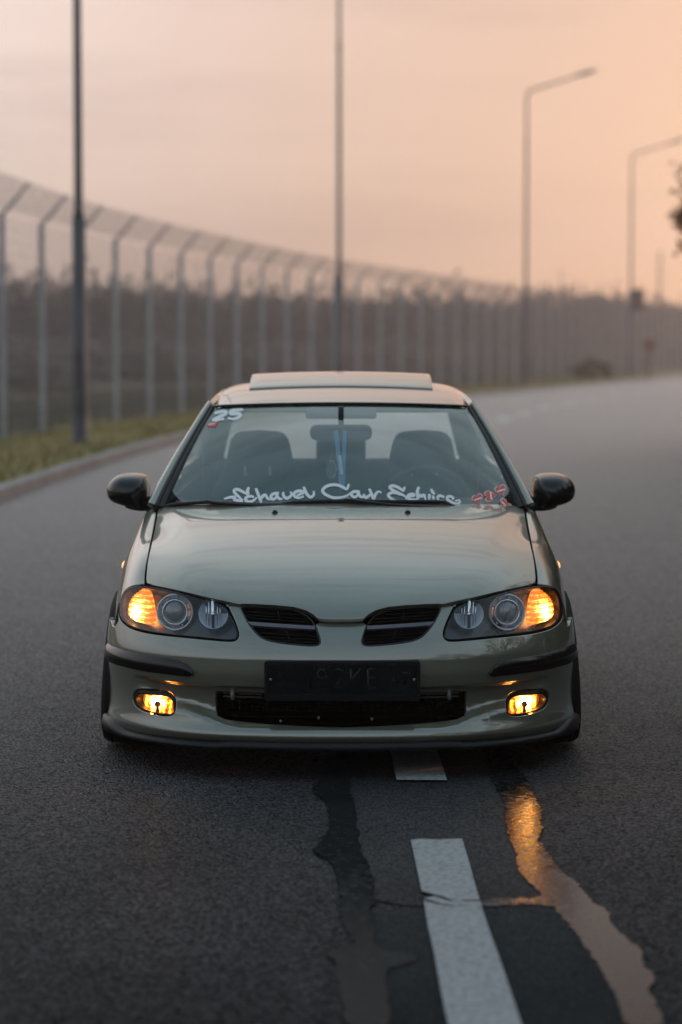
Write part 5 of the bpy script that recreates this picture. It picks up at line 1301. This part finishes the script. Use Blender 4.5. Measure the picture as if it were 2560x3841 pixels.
# racing number and red tag
ze = lambda s: [[(740 + x / 7.127, 1500 + y / 7.127) for x, y in t] for t in s]
n2 = ze([[(470, 372), (600, 335), (730, 312), (795, 350), (740, 405), (600, 465), (450, 545), (420, 562), (560, 545), (735, 522)]]); n5 = ze([[(1235, 275), (1080, 285), (920, 302), (885, 392), (1080, 372), (1180, 405), (1120, 485), (980, 532), (830, 502)]])
wstroke(n2, 17, greyvinyl, 'number_sticker', wind, .0015, 1); wstroke(n5, 17, greyvinyl, 'number_sticker', wind, .0017, 1)
wstroke(n2, 11.5, white, 'number_sticker', wind, .0025, 1); wstroke(n5, 11.5, white, 'number_sticker', wind, .0027, 1)
def wpoly(px, m, name, off):
    q = np.array(px, float); r_ = delaunay_2d_cdt([Vector(p) for p in q], [(i, (i + 1) % len(q)) for i in range(len(q))], [], 1, 1e-6)
    ab = WS.inv([tuple(p) for p in r_[0]]); return mk(name, W_fn(ab) + WS.nrm(ab, WREF) * off, r_[2], m, wind)
wpoly(ze([[(285, 650), (420, 628), (565, 600), (505, 725), (400, 728), (272, 715)]])[0], redvinyl, 'tag_sticker', .002)
wpoly(ze([[(300, 658), (480, 630), (490, 650), (400, 690), (300, 695)]])[0], pinkvinyl, 'tag_sticker', .003)
zd = lambda p: np.array([1740 + p[0] / 7.127, 1800 + p[1] / 7.127])
for nt_, tp_, w_ in (((355, 465), (430, 655), 1.0), ((645, 450), (895, 405), .80), ((970, 230), (1050, 440), .95), ((1140, 640), (1008, 778), 1.35)):
    a, b = zd(nt_), zd(tp_); ax = (b - a) / 22; pr_ = np.array([-ax[1], ax[0]]) * w_; T = np.linspace(0, 2 * math.pi, 40, endpoint=False)
    hx, hy = 16 * np.sin(T) ** 3, 13 * np.cos(T) - 5 * np.cos(2 * T) - 2 * np.cos(3 * T) - np.cos(4 * T)
    base = lambda s: np.array([a + ax * (5 - (y * s + (1 - s) * -4)) + pr_ * x * s for x, y in zip(hx, hy)])
    wpoly(base(1.06), pinkvinyl, 'heart_sticker', .0015); wpoly(base(.90), redvinyl, 'heart_sticker', .0023)
    c = a + ax * 7.5; wpoly([c + pr_ * -11 - ax * 1.6, c + pr_ * 11 - ax * 3, c + pr_ * 11 + ax * .6, c + pr_ * -11 + ax * 2], white, 'heart_sticker', .0031)

# ------------------------------------------------------------------ haze
HAZE = .0016
hz = bpy.data.materials.new('haze_volume'); hz.use_nodes = True; n_ = hz.node_tree.nodes; n_.remove(n_['Principled BSDF'])
pv = n_.new('ShaderNodeVolumePrincipled'); pv.inputs['Color'].default_value = (.95, .92, .94, 1); pv.inputs['Density'].default_value = HAZE; pv.inputs['Anisotropy'].default_value = .78
hz.node_tree.links.new(pv.outputs[0], n_['Material Output'].inputs['Volume'])
if HAZE:
    o = B().box((0, 150, 15), (900, 900, 32.2)).build('haze', hz); o['kind'] = 'stuff'; o['label'] = 'thin warm evening haze over the road and field'; o['category'] = 'haze'
for o in list(bpy.data.objects):
    if '_abs' in o: del o['_abs']
